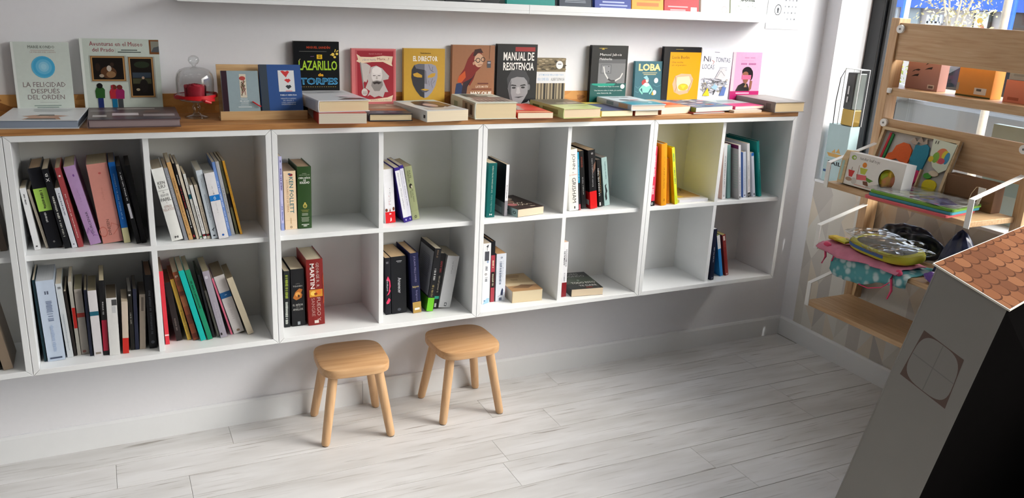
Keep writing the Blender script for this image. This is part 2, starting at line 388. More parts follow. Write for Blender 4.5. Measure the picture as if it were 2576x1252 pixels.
# --- ceiling lamps (out of frame; they light the shop)
M_LED = emit_mat('led_diffuser', (1.0, .965, .92), LAMP)
for i, x in enumerate((-1.9, -.3, 1.3)):
    for j, y in enumerate((-1.15, -2.75)):
        t = thing('ceiling_lamp', 'square white ceiling light panel over the shop floor', 'lamp', (x, y, ZC - .03), 'ceiling light panels')
        G().box((-.31, -.31, -.012), (.31, .31, .03)).build('housing', M_METALW, t)
        G().box((-.29, -.29, -.016), (.29, .29, -.0125)).build('diffuser', M_LED, t)

# ================================================================== WALL CABINETS AND WORKTOP
T = 0.017; H = 0.70; Z0 = 0.398; REC = 0.02
cab_labels = ['white open cabinet at the left end, mostly out of view',
              'white open cabinet with all four cells full of books',
              'white open cabinet above the two wooden stools',
              'white open cabinet holding books laid flat in three cells',
              'white open cabinet beside the room corner, one cell empty']
for k in range(5):
    x0 = -.7 + .7 * k; t = thing('wall_cabinet', cab_labels[k], 'cabinet', (x0, 0, Z0), 'white four-cell wall cabinets')
    g_ = 0.0006; a, b = g_, .7 - g_
    def pan(name, pts, mat=M_CAB): G().prism(pts, 1, CF, -.001).build(name, mat, t, bevel=.0011)
    e = .0004
    pan('side_panel', [(a, e), (a + T, T + e), (a + T, H - T - e), (a, H - e)]); pan('side_panel', [(b - T, T + e), (b, e), (b, H - e), (b - T, H - T - e)])
    pan('top_panel', [(a + e, H), (a + T + e, H - T), (b - T - e, H - T), (b - e, H)]); pan('bottom_panel', [(a + e, 0), (b - e, 0), (b - T - e, T), (a + T + e, T)])
    G().box((a + T, -.016, T), (b - T, -.010, H - T)).build('back_panel', M_CABIN, t)
    m_ = .35
    G().box((a + T, CF + REC, m_ - .008), (b - T, -.016, m_ + .008)).build('shelf', M_CAB, t, bevel=.0008)
    G().box((m_ - .008, CF + REC, m_ + .008), (m_ + .008, -.016, H - T)).build('divider', M_CAB, t, bevel=.0008)
    G().box((m_ - .008, CF + REC, T), (m_ + .008, -.016, m_ - .008)).build('divider', M_CAB, t, bevel=.0008)
ZL = Z0 + T; ZU = Z0 + .358
top = G().box((-.9, CF - .002, Z0 + H), (2.803, 0, CT)).build('worktop', M_OAK, None, bevel=.0015)
tag(top, 'long oak worktop laid over the row of white cabinets', 'worktop')
def osb():
    m = bpy.data.materials.new('strand_board'); m.use_nodes = True; nt = m.node_tree; b = nt.nodes['Principled BSDF']
    tc = nt.nodes.new('ShaderNodeTexCoord'); mp = nt.nodes.new('ShaderNodeMapping'); mp.inputs['Scale'].default_value = (14, 14, 34); mp.inputs['Rotation'].default_value = (0, .35, 0)
    vo = nt.nodes.new('ShaderNodeTexVoronoi'); vo.inputs['Scale'].default_value = 1.6; vo.inputs['Randomness'].default_value = 1
    nt.links.new(tc.outputs['Object'], mp.inputs[0]); nt.links.new(mp.outputs[0], vo.inputs['Vector'])
    cr = nt.nodes.new('ShaderNodeValToRGB'); e = cr.color_ramp.elements
    e[0].color = (*lin('#7d4d20'), 1); e[1].color = (*lin('#cf9a58'), 1); k = cr.color_ramp.elements.new(.35); k.color = (*lin('#b67a3a'), 1)
    nt.links.new(vo.outputs['Color'], cr.inputs[0]); nt.links.new(cr.outputs[0], b.inputs['Base Color']); b.inputs['Roughness'].default_value = .6
    bp = nt.nodes.new('ShaderNodeBump'); bp.inputs['Strength'].default_value = .4; bp.inputs['Distance'].default_value = .002
    nt.links.new(vo.outputs['Distance'], bp.inputs['Height']); nt.links.new(bp.outputs[0], b.inputs['Normal']); return m
tag(G().box((-.9, -.0065, CT), (2.0, 0, CT + .060)).build('upstand_board', osb()), 'strip of brown strand board along the wall behind the worktop', 'board')
# --- picture ledge
for k, (a, b) in enumerate(((.47, 1.6165), (1.6172, 2.765))):
    t = thing('picture_ledge', ['white picture ledge with one dark book, ending at the joint', 'white picture ledge carrying a row of face-out books'][k], 'ledge', (a, 0, 1.457), 'white picture ledges')
    L = b - a
    G().box((0, -.12, 0), (L, 0, .011)).build('shelf_board', M_CAB, t, bevel=.001)
    G().box((0, -.12, .011), (L, -.108, .031)).build('front_lip', M_CAB, t, bevel=.001)
    G().box((0, -.012, .011), (L, 0, .075)).build('back_rail', M_CAB, t, bevel=.001)

# ================================================================== STOOLS
def sq_ring(hx, hy, p, n=48):
    out = []
    for k in range(n):
        t = 2 * math.pi * k / n; c, s = math.cos(t), math.sin(t)
        out.append((hx * math.copysign(abs(c) ** (2 / p), c), hy * math.copysign(abs(s) ** (2 / p), s)))
    return out
def stool(feet, rz, label):
    cx = sum(p.x for p in feet) / 4; cy = sum(p.y for p in feet) / 4
    t = thing('wooden_stool', label, 'stool', (cx, cy, 0), 'small wooden stools'); t.rotation_euler.z = rz
    g = G(); z1 = .28; th = .033; hx = .122
    layers = [(hx - .006, z1 - th), (hx - .001, z1 - th + .004), (hx, z1 - th + .010), (hx, z1 - .007), (hx - .0015, z1 - .0025), (hx - .006, z1)]
    vs = []; n = 56
    for h, z in layers: vs += [(x, y, z) for x, y in sq_ring(h, h, 4.2, n)]
    fs = [(i * n + k, i * n + (k + 1) % n, (i + 1) * n + (k + 1) % n, (i + 1) * n + k) for i in range(len(layers) - 1) for k in range(n)]
    fs += [tuple(range(n))[::-1], tuple(range((len(layers) - 1) * n, len(layers) * n))]
    g.add(vs, fs); g.build('seat', M_STOOL, t, smooth=True)
    for sx in (-1, 1):
        for sy in (-1, 1):
            a = V((sx * .078, sy * .078, z1 - th + .004)); b = V((sx * .116, sy * .113, 0.0015))
            d = (b - a); path = [a, a + d * .3, a + d * .8, a + d * .97, b]
            gl = G().tube(path, [.0165, .0168, .0155, .0148, .0125], 18)
            gl.v = [(x, y, max(z, .0015)) for x, y, z in gl.v]
            lg = gl.build('leg', M_STLEG, t, smooth=True)
            G().lathe([(.0115, 0), (.0115, .002)], (b.x, b.y, 0), 14).build('foot_pad', pm('dark_felt', '#4a3a2c', .9), lg)
    return t
f1 = [onZ(u, v, 0) for u, v in ((815, 1122), (988, 1096), (785, 1040), (945, 1016))]
f2 = [onZ(u, v, 0) for u, v in ((1105, 1064), (1265, 1038), (1053, 993), (1191, 968))]
stool([p + V((0, -.006, 0)) for p in f1], math.radians(-3), 'small beech stool with grain marks, under the thick red novel')
stool([p + V((0, -.012, 0)) for p in f2], math.radians(1), 'small beech stool with plain seat, under the lime-footed book')

# ================================================================== BOOKS
def cover_geo(t, h, d, b, over, bulge):
    """U-shaped cover: local x across the thickness, y from spine to fore-edge, z up"""
    n = 7; outer = [(0, d)]; inner = [(b, d)]
    for i in range(n):
        q = i / (n - 1); y = -bulge * (1 - (2 * q - 1) ** 2)
        outer.append((t * q, y)); inner.append((b + (t - 2 * b) * q, b + y))
    outer.append((t, d)); inner.append((t - b, d))
    m = len(outer); g = G()
    vs = [(x, y, 0) for x, y in outer] + [(x, y, 0) for x, y in inner] + [(x, y, h) for x, y in outer] + [(x, y, h) for x, y in inner]
    fs = []
    for i in range(m - 1):
        o0, o1, i0, i1 = i, i + 1, m + i, m + i + 1
        fs += [(o0, o1, 2 * m + o1, 2 * m + o0), (i1, i0, 2 * m + i0, 2 * m + i1), (o1, o0, i0, i1), (2 * m + o0, 2 * m + o1, 2 * m + i1, 2 * m + i0)]
    fs += [(0, 2 * m, 3 * m, m), (m - 1, 2 * m - 1, 4 * m - 1, 3 * m - 1)]
    return g.add(vs, fs)
NB = [0]
def book(mat, t, h, d, col, label, hard=True, page='#e9dcc3', spine=(), front=(), back=(), group=None, rough=.34, page_d=None):
    NB[0] += 1
    r = thing('hardback_book' if hard else 'paperback_book', label, 'book', group=group, mat=mat)
    b = min(.0024, t * .2) if hard else min(.0007, t * .15); ov = .0028 if hard else 0.0
    bulge = min(.002, t * .06) if hard else min(.0006, t * .02)
    cover_geo(t, h, d, b, ov, bulge).build('cover', cover_mat(col, rough), r, smooth=True)
    e = .0003
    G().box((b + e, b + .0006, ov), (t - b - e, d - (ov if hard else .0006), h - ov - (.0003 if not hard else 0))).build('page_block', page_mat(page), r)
    def put(name, O, U, Vv, prims):
        # broad colour fields (bands, panels, pictures) are parts of their own; the small print over them is one part
        fine = []
        for i, p in enumerate(prims):
            big = False
            if p[0] == 'r': big = abs(p[3] - p[1]) * U.length > .006 and abs(p[4] - p[2]) * Vv.length > .006 and abs(p[3] - p[1]) * abs(p[4] - p[2]) > .02
            elif p[0] == 'e': big = p[3] * p[4] * 3.14 > .012
            elif p[0] == 'p':
                q = p[1]; big = abs(sum(q[k][0] * q[(k + 1) % len(q)][1] - q[(k + 1) % len(q)][0] * q[k][1] for k in range(len(q)))) / 2 > .012
            elif p[0] == 't': big = len(name) > 11 and abs(p[4] - p[2]) > .3 and abs(p[5] - p[3]) > .03
            if big: art(G(), O, U, Vv, [p], i).build('title_lettering' if p[0] == 't' else 'printed_panel', print_mat(rough), r)
            else: fine.append((i, p))
        if fine:
            g = G()
            for i, p in fine: art(g, O, U, Vv, [p], i)
            g.build(name, print_mat(rough), r)['kind'] = 'stuff'
    if spine: put('spine_print', V((0, -bulge, 0)), V((t, 0, 0)), V((0, 0, h)), spine)
    if front: put('front_cover_print', V((t, 0, 0)), V((0, d, 0)), V((0, 0, h)), front)
    if back: put('back_cover_print', V((0, d, 0)), V((0, -d, 0)), V((0, 0, h)), back)
    return r
def frame(o, X, Y, Z):
    m = Matrix.Identity(4)
    for i in range(3): m[i][0] = X[i]; m[i][1] = Y[i]; m[i][2] = Z[i]; m[i][3] = o[i]
    return m
def cell_books(crop, z0, xlo, xhi, group, items):
    """upright books of one cell from the four corners of each spine; spines stand on the shelf at z0"""
    ox, oy, s = crop; rows = []
    for it in items:
        BL, BR, TL, TR = [(ox + p[0] / s, oy + p[1] / s) for p in it[0]]
        a = onZ(*BL, z0); c = onZ(*BR, z0); lean_left = TL[0] + 0 < BL[0] + 500 and onY(*TL, a.y).x < a.x + .0005
        y = min(max((a if lean_left else c).y, CF + .004), CF + .085)
        if len(it) > 4 and 'y' in it[4]: y = it[4]['y']
        bl, br, tl, tr = onY(*BL, y), onY(*BR, y), onY(*TL, y), onY(*TR, y)
        ang = math.atan2((tl.x + tr.x - bl.x - br.x) / 2, max(.05, (tl.z + tr.z) / 2 - z0))   # + leans right
        t = ((br.x - bl.x) + (tr.x - tl.x)) / 2 * math.cos(ang); t = max(t, .005)
        if ang <= 0: h = ((tl.z - z0) / math.cos(ang)); x = bl.x
        else: h = ((tr.z - z0) / math.cos(ang)); x = br.x - t * math.cos(ang)
        rows.append([x, y, t, h, ang, it])
    for i, r in enumerate(rows):
        if r[4] <= 0:
            tipx = r[0] + math.tan(r[4]) * r[3] * math.cos(r[4])
            if tipx < xlo + .0008: r[0] += xlo + .0008 - tipx
    # tidy: neighbours may touch, not pass through each other
    for i in range(len(rows)):
        r = rows[i]; x, y, t, h, ang, it = r
        w = t / math.cos(ang)
        if i:
            q = rows[i - 1]; zq = min(h, q[3]) * .95
            def right(q, z): return q[0] + q[2] / math.cos(q[4]) + math.tan(q[4]) * z - (0 if q[4] <= 0 else math.sin(q[4]) * q[2] * math.tan(q[4]))
            v0 = right(q, 0) - x; v1 = right(q, zq) - (x + math.tan(ang) * zq); vio = max(v0, v1) + .0018
            if vio > 0:
                cut = min(vio, max(0, t - .0065)); r[2] = t - cut * math.cos(ang); r[0] = x + vio
    for r in rows:
        x, y, t, h, ang, it = r
        op = it[4] if len(it) > 4 else {}
        X = V((math.cos(ang), 0, -math.sin(ang))); Z = V((math.sin(ang), 0, math.cos(ang))); Y = V((0, 1, 0))
        o = V((x, y, z0 + .0004))
        if ang > 0: o.z += t * math.sin(ang)
        # keep inside the cell
        lo = min(o.x, o.x + Z.x * h) - xlo
        if lo < .0006: o.x += .0006 - lo
        hi = xhi - max(o.x + X.x * t, o.x + X.x * t + Z.x * h)
        if hi < .0006: o.x -= .0006 - hi
        d = op.get('d', min(.68 * h, .15)); d = min(d, -.017 - y)
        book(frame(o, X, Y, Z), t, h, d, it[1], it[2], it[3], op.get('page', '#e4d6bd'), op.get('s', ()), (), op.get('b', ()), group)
def up(s, y0, y1, c, x0=.28, x1=.72, b=.0): return ('t', s, x0, y0, x1, y1, c, 90, b)
def dn(s, y0, y1, c, x0=.28, x1=.72, b=.0): return ('t', s, x0, y0, x1, y1, c, -90, b)
def smudge(y0, y1, c, x0=.38, x1=.62, seed=0):
    """a line of small illegible lettering running along the spine: short irregular strokes"""
    r = random.Random(seed); out = []; y = y0
    while y < y1:
        w = .008 + .012 * r.random(); out.append(('r', x0 + .06 * r.random(), y, x1 - .06 * r.random(), min(y + w, y1), c)); y += w + .006 + (.012 if r.random() < .2 else 0)
    return out
K_, W_, CR = '#17181b', '#e9e9ea', '#e4dac6'
# --- cell A : fullest cabinet, upper, with the lilac and salmon spines
GA = 'books in the cell of the lilac and salmon spines'
cell_books((0, 330, 3.795), ZU, .018, .341, GA, [
  (((322,1137),(390,1132),(183,548),(232,543)), '#dddee0', 'slim white paperback at the outer end, leaning beside the slim beige one', 0, {'d': .11, 's': smudge(.74,.92,'#3c3c40',seed=1)+[('r',.35,.05,.65,.07,'#333333')]}),
  (((420,1118),(470,1115),(240,560),(282,550)), '#b9b0a0', 'slim beige paperback between the slim white and lime-banded books', 0, {'d': .11, 's': smudge(.1,.6,'#8d8272',seed=2)}),
  (((465,1120),(605,1118),(255,360),(385,325)), '#15161c', 'thick black book wearing a lime green paper band', 1, {'page': '#c6a888', 's': [('r',0,.47,1,.75,'#a3cc5c'),*smudge(.5,.73,'#3a4428',.42,.64,101), *smudge(.33,.45,'#b9b9b9',.3,.5,102),('e',.5,.08,.08,.012,'#777777')]}),
  (((615,1122),(680,1118),(388,365),(455,350)), '#1b1c20', 'black book with white capitals K and X atop its spine', 0, {'page': '#d8c8ac', 's': [('t','B',.3,.905,.7,.945,'#d8d8d8',90),('t','X',.25,.84,.75,.885,'#d8d8d8',90,.02)] + smudge(.38,.66,'#b9b9b2',.34,.68,3)+smudge(.15,.36,'#9e9e98',.34,.66,4)}),
  (((690,1115),(738,1110),(515,548),(570,540)), '#d6d9e2', 'short white paperback tucked before a red slim spine', 0, {'d': .11, 's': smudge(.55,.92,'#4c5468',seed=5)+[('r',.4,.05,.6,.07,'#444a5a')]}),
  (((745,1110),(800,1100),(515,355),(570,345)), '#a4474a', 'slim brick-red book with white lettering beside the lilac volume', 0, {'page':'#cbb898','s': [('e',.5,.9,.2,.012,'#e2cfcf')]+smudge(.12,.68,'#d9b9b6',.36,.6,6)}),
  (((865,1088),(975,1072),(605,345),(710,320)), '#b795c4', 'lilac paperback with the author name low on the spine', 0, {'page':'#d8c9a6','s': [up('YOURCENAR',.1,.42,'#3a2f40',.5,.72), ('e',.62,.88,.08,.016,'#7d4f95')]+smudge(.55,.72,'#a987b7',.45,.6,7)+[('l',[(.1,.15),(.35,.22),(.55,.12),(.95,.1)],.0012,'#8b5aa0')]}),
  (((985,1075),(1180,1062),(820,322),(1020,295)), '#d99489', 'very thick salmon paperback beside the bright blue spine', 0, {'page':'#cbbb99','s': [up('DINESEN',.1,.3,'#5c3a36',.38,.52), ('e',.55,.88,.07,.012,'#c7605e'),('o',.14,.15,.2,.065,'#c4695c',.86),('l',[(.55,.2),(.6,.25),(.98,.2),(.6,.1)],.0014,'#c4695c')]+smudge(.55,.7,'#cf8a80',.42,.55,8)}),
  (((1185,1068),(1250,1060),(1030,300),(1095,295)), '#1763b4', 'bright blue spine with a pale yellow foot', 0, {'page':'#9c8f7c','s': [('r',0,0,1,.19,'#cfcb9e')]+smudge(.3,.86,'#7aa7dc',.36,.6,9)}),
  (((1300,1075),(1350,1070),(1105,335),(1150,330)), '#17181b', 'black book with a white label strip on its spine', 0, {'page':'#544b42','s': [('r',.2,.33,.75,.52,'#c3c3cc')]+smudge(.56,.92,'#b9b9bd',.35,.65,10)}),
  (((1352,1068),(1402,1060),(1190,330),(1240,325)), '#101113', 'plain black book leaning on the far divider', 0, {'page':'#3d3732'}),
])
# --- cell B
GB = 'books in the upper cell of pale spines'
cell_books((350, 340, 4.173), ZU, .359, .682, GB, [
  (((345,1115),(468,1105),(122,362),(248,332)), '#e3e4e0', 'thick white book with black serif stack of title words', 1, {'page':'#b9ab95','s': [('t','KEN',.2,.785,.8,.825,'#3a3a3a'),('t','LIU',.2,.735,.75,.775,'#3a3a3a'),('r',.05,.70,.95,.703,'#555555'),('t','EL',.42,.665,.58,.685,'#444444'),('t','ZOO DE',.16,.62,.84,.65,'#444444'),('t','PAPEL',.08,.555,.95,.6,'#333333'),('t','Y',.46,.52,.54,.54,'#7a5a50'),('t','OTROS',.18,.465,.84,.495,'#9a6a60'),('t','RELATOS',.05,.42,.97,.455,'#b08a82'),('t','N',.35,.035,.65,.065,'#333333',0,.03)]}),
  (((475,1105),(512,1100),(250,350),(295,342)), '#8f9299', 'slim grey paperback against the thick white book', 0, {'s': smudge(.35,.9,'#c8cad0',seed=11)}),
  (((525,1100),(572,1095),(288,290),(330,278)), '#cda26a', 'tan spine with darker brown lettering', 0, {'s': smudge(.15,.8,'#8a6438',.36,.6,12)+[('t','A',.35,.06,.65,.085,'#5a3d20')]}),
  (((572,1095),(600,1092),(345,300),(372,290)), '#1a1718', 'slim black spine with red and white lettering', 0, {'s': smudge(.72,.86,'#d9d9d4',.3,.7,13)+smudge(.42,.7,'#b3303a',.3,.7,14)+smudge(.16,.4,'#d9d9d4',.3,.7,15)+[('r',.2,.03,.8,.06,'#b3303a')]}),
  (((595,1092),(635,1090),(372,310),(412,305)), '#d9cdb9', 'tall cream paperback right after the slim black spine', 0, {'s': smudge(.15,.6,'#7a6c58',.4,.6,16)}),
  (((628,1092),(665,1088),(440,410),(485,405)), '#dcdcd6', 'white paperback with a small teal square on the spine', 0, {'d':.12,'s': [('r',0,.62,1,.69,'#155c70'),('r',.2,.02,.85,.045,'#3e8a45')]+smudge(.75,.92,'#6a6a66',.4,.6,17)+smudge(.12,.55,'#7a7a70',.4,.6,18)}),
  (((668,1092),(712,1088),(515,530),(560,520)), '#e2e2df', 'short white paperback with black and red foot', 0, {'d':.11,'s': [('r',0,.05,1,.09,'#2a1c1e'),('r',.2,.06,.7,.08,'#a3262c')]+smudge(.15,.62,'#6a6a6a',.38,.62,19)}),
  (((712,1088),(752,1084),(568,525),(610,518)), '#d8ccb8', 'short cream paperback with black and red foot', 0, {'d':.11,'s': [('r',0,.05,1,.09,'#2a1c1e'),('r',.2,.06,.7,.08,'#a3262c')]+smudge(.15,.62,'#8a7a68',.38,.62,20)}),
  (((765,1090),(828,1085),(590,375),(658,355)), '#c9d3dc', 'pale blue-grey book with a small bird at its foot', 0, {'page':'#cfcbbd','s': [('t','Jack London',.4,.74,.62,.88,'#5a6470',-90),('p',[(.2,.12),(.7,.16),(.85,.155),(.6,.135),(.55,.1),(.4,.13)],'#3a3e46'),('e',.5,.045,.2,.012,'#3a3e46')]+smudge(.28,.66,'#8c97a4',.42,.6,21)}),
  (((838,1092),(948,1075),(682,405),(785,378)), '#e4e3e6', 'thick white book crossed by a bright blue band', 0, {'page':'#c2bfb4','s': [('r',0,.58,1,.665,'#1a78c8'),('o',.5,.62,.1,.022,'#d8e8f4',.6),('e',.5,.055,.12,.017,'#2a5fae')]+smudge(.68,.82,'#9a9aa2',.46,.56,22)+smudge(.36,.55,'#a0a0a8',.46,.56,23)}),
  (((940,1060),(972,1052),(760,285),(792,280)), '#6f91cf', 'slim periwinkle blue paperback behind the banded white book', 0, {'s': smudge(.4,.75,'#dfe6f2',.3,.6,24)+smudge(.1,.35,'#c8d4ea',.3,.6,25)}),
  (((965,1045),(1008,1038),(792,280),(832,268)), '#c3c2bd', 'slim grey-white paperback beside the olive spine', 0, {'s': smudge(.3,.65,'#77767a',.38,.6,26)}),
  (((1010,1040),(1050,1035),(832,272),(862,265)), '#6c6a4d', 'slim olive spine with a black block', 0, {'s': [('r',0,.37,1,.56,'#221d19')]+smudge(.6,.9,'#3e3c2c',.35,.65,27)}),
  (((1055,1042),(1087,1036),(865,272),(895,265)), '#d69d34', 'slim mustard yellow spine at the end of the row', 0, {'s': smudge(.15,.85,'#9a6c1c',.38,.6,28)}),
])
# --- cell C
GC = 'books in the crowded lower cell'
cell_books((0, 620, 3.6825), ZL, .018, .341, GC, [
  (((412,1066),(440,1062),(298,312),(318,308)), '#12323c', 'slim dark teal book against the side panel', 0, {}),
  (((445,1068),(605,1050),(322,325),(492,300)), '#b9c6d8', 'thick pale blue book with blue-grey lettering', 0, {'page':'#cdd0d4','s': [('r',.4,.83,.48,.87,'#5a6274'),('r',.53,.83,.62,.87,'#5a6274'),*smudge(.5,.76,'#76829c',.36,.74,103)]+smudge(.12,.46,'#9fb0cc',.4,.62,29)+[('r',.15,.03,.85,.05,'#4a5468')]}),
  (((612,1030),(688,1018),(500,350),(566,342)), '#ccd0d2', 'off-white book touching the thick pale blue one', 0, {'s': [('r',.3,.93,.8,.96,'#7b7f82')]+smudge(.1,.6,'#aab2b8',.4,.6,30)}),
  (((690,1014),(708,1012),(582,416),(612,412)), '#2a2522', 'thin dark brown spine beside the red-labelled one', 0, {}),
  (((700,1008),(752,1002),(606,330),(660,322)), '#b7b4aa', 'grey-white book with a tall red label', 0, {'s': [('r',.1,.37,1,.65,'#c3261f')]}),
  (((752,1002),(820,990),(668,400),(755,388)), '#a9a299', 'taupe paperback with a thin red band', 0, {'page':'#8f8a70','s': [('r',0,.575,1,.64,'#a83a30'),('e',.4,.05,.25,.02,'#8a5a50')]}),
  (((822,1016),(862,1012),(762,408),(800,402)), '#22273a', 'dark navy slim book beside a teal-banded white spine', 0, {'page':'#b5a98e'}),
  (((868,1018),(962,1006),(806,412),(890,400)), '#d6d3d6', 'white book crossed by a narrow teal band', 0, {'page':'#a0957a','s': [('r',0,.62,1,.685,'#1c5f73'),('r',.2,.03,.8,.06,'#8a8074')]}),
  (((965,1006),(1010,1002),(912,318),(968,312)), '#1a1a1c', 'black book with a crimson lower half', 0, {'page':'#cfc1a2','s': [('r',0,.06,1,.475,'#a8203a')]+smudge(.55,.72,'#b9b9b9',.3,.6,31)}),
  (((1016,1008),(1115,998),(975,482),(1082,472)), '#d8d8d6', 'short white book with a grey corner label', 0, {'page':'#6e6250','s': [('r',.5,.87,.98,.97,'#4a4a4c'),('r',.5,.74,.85,.86,'#c0c2c4')]}),
  (((1132,992),(1196,986),(1124,512),(1174,508)), '#cbbcab', 'short cream spine with a solid red foot', 0, {'page':'#c8b8a0','s': [('r',0,0,1,.3,'#c62a22')]}),
  (((1200,962),(1250,956),(1164,418),(1218,412)), '#1b1a18', 'black book with white title beside the cream red-footed spine', 0, {'page':'#b0aca6','s': [('r',.2,.92,.7,.95,'#b8b8b8')]+smudge(.45,.65,'#9a9a94',.3,.6,32)}),
  (((1252,956),(1290,952),(1224,396),(1262,392)), '#262a40', 'slim navy spine beside the narrow taupe one', 0, {'page':'#6c665e'}),
  (((1296,952),(1350,946),(1290,446),(1344,442)), '#9c9083', 'short narrow taupe spine beside the tall black one', 0, {'page':'#7c7468','s': [('r',.3,.7,.7,.95,'#6a6058')]}),
  (((1376,942),(1455,936),(1336,268),(1398,262)), '#15171c', 'tall black book with dim grey capitals at the divider', 1, {'page':'#9c7b62','s': [*smudge(.52,.8,'#4e535c',.34,.66,104),*smudge(.2,.5,'#464b54',.34,.66,105),('e',.5,.09,.25,.022,'#565b64')]}),
])
# --- cell D
GD = 'books in the lower cell with the turquoise spine'
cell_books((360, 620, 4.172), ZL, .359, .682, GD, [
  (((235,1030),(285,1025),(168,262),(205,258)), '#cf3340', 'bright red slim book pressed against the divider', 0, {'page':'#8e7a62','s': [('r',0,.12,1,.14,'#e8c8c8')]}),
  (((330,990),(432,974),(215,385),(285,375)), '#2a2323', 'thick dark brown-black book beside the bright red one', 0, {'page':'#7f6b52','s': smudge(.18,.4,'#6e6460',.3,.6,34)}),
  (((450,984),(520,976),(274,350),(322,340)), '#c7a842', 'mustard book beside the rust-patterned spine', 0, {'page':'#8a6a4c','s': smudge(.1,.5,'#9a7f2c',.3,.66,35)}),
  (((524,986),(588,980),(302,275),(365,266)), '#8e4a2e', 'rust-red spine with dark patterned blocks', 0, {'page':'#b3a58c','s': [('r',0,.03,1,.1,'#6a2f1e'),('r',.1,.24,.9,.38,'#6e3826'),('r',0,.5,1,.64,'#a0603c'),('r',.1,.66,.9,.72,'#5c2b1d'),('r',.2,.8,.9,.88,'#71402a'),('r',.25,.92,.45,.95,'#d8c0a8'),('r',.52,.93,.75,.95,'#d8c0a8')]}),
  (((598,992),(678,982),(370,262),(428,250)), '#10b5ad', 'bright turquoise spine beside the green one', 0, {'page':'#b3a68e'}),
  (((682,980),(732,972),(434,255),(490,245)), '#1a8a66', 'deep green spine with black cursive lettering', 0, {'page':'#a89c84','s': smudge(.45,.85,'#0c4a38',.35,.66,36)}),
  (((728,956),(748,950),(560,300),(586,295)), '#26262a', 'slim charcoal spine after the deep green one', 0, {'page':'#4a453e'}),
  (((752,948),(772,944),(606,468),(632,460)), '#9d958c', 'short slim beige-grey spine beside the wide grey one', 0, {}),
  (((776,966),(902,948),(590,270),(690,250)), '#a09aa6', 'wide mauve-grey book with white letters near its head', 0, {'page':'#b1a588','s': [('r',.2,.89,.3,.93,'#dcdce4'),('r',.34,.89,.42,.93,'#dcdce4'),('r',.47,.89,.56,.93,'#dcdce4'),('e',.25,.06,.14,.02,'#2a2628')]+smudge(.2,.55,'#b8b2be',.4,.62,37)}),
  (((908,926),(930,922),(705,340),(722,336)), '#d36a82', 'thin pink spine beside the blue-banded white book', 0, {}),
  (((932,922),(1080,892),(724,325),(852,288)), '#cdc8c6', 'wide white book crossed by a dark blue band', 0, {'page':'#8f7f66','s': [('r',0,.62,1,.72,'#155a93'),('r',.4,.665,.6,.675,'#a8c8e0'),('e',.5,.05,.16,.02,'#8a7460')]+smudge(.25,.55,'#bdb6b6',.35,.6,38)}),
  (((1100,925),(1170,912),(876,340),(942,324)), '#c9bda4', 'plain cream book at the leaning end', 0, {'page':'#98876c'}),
])
# --- cell E, F (cabinet above the stools, upper)
crop = (680, 370, 4.770)
cell_books(crop, ZU, .718, 1.041, 'books beside the green hardback', [
  (((135,1000),(183,998),(112,112),(134,105)), '#b4b4d8', 'slim lavender spine pressed against the side panel', 0, {'d':.14,'s': [('r',0,0,1,.1,'#8e9acb')]+smudge(.14,.36,'#5a62a8',.3,.7,39)+smudge(.55,.84,'#5a4a80',.3,.7,40)+[('r',.4,.92,.6,.95,'#5a4a80')]}),
  (((180,966),(320,958),(150,292),(300,282)), '#e2c9a8', 'peach-cream thick spine with tall teal lettering', 0, {'page':'#a98f72','s': [dn('KEN FOLLETT',.28,.9,'#2b6c78',.44,.78,.01),dn('LOS PILARES DE LA TIERRA',.3,.85,'#a8785a',.22,.36),('e',.6,.935,.16,.022,'#8a2f3a'),('e',.48,.95,.12,.014,'#3a5a7a'),('r',.05,.155,.95,.158,'#c0a486'),('o',.5,.04,.09,.018,'#5a4a3c',.6),('r',.48,.1,.52,.2,'#b08a50')]}),
  (((330,955),(497,950),(320,234),(485,230)), '#2e4a26', 'thick dark green hardback with white title and gold crest', 1, {'page':'#bb9d80','s': [('t','GABRIEL',.34,.885,.66,.895,'#b9c2ae'),('t','GARCIA MARQUEZ',.12,.857,.88,.873,'#b9c2ae'),('t','CIEN AÑOS',.08,.805,.92,.84,'#f0f2ea',0,.015),('t','DE',.42,.77,.6,.797,'#f0f2ea',0,.015),('t','SOLEDAD',.16,.728,.86,.763,'#f0f2ea',0,.015),('e',.52,.37,.15,.038,'#b9ac58'),('e',.52,.365,.09,.024,'#6f7038'),('e',.52,.415,.07,.012,'#b9ac58')]+lines(.2,.27,.84,.315,3,'#8a8a4a',.4,1)+lines(.18,.215,.84,.26,2,'#aab2a0',.45,2)+lines(.2,.115,.84,.195,4,'#9aa490',.45,3)+[('r',.25,.06,.8,.072,'#c8cec4'),('e',.52,.043,.15,.009,'#c8cec4')]}),
])
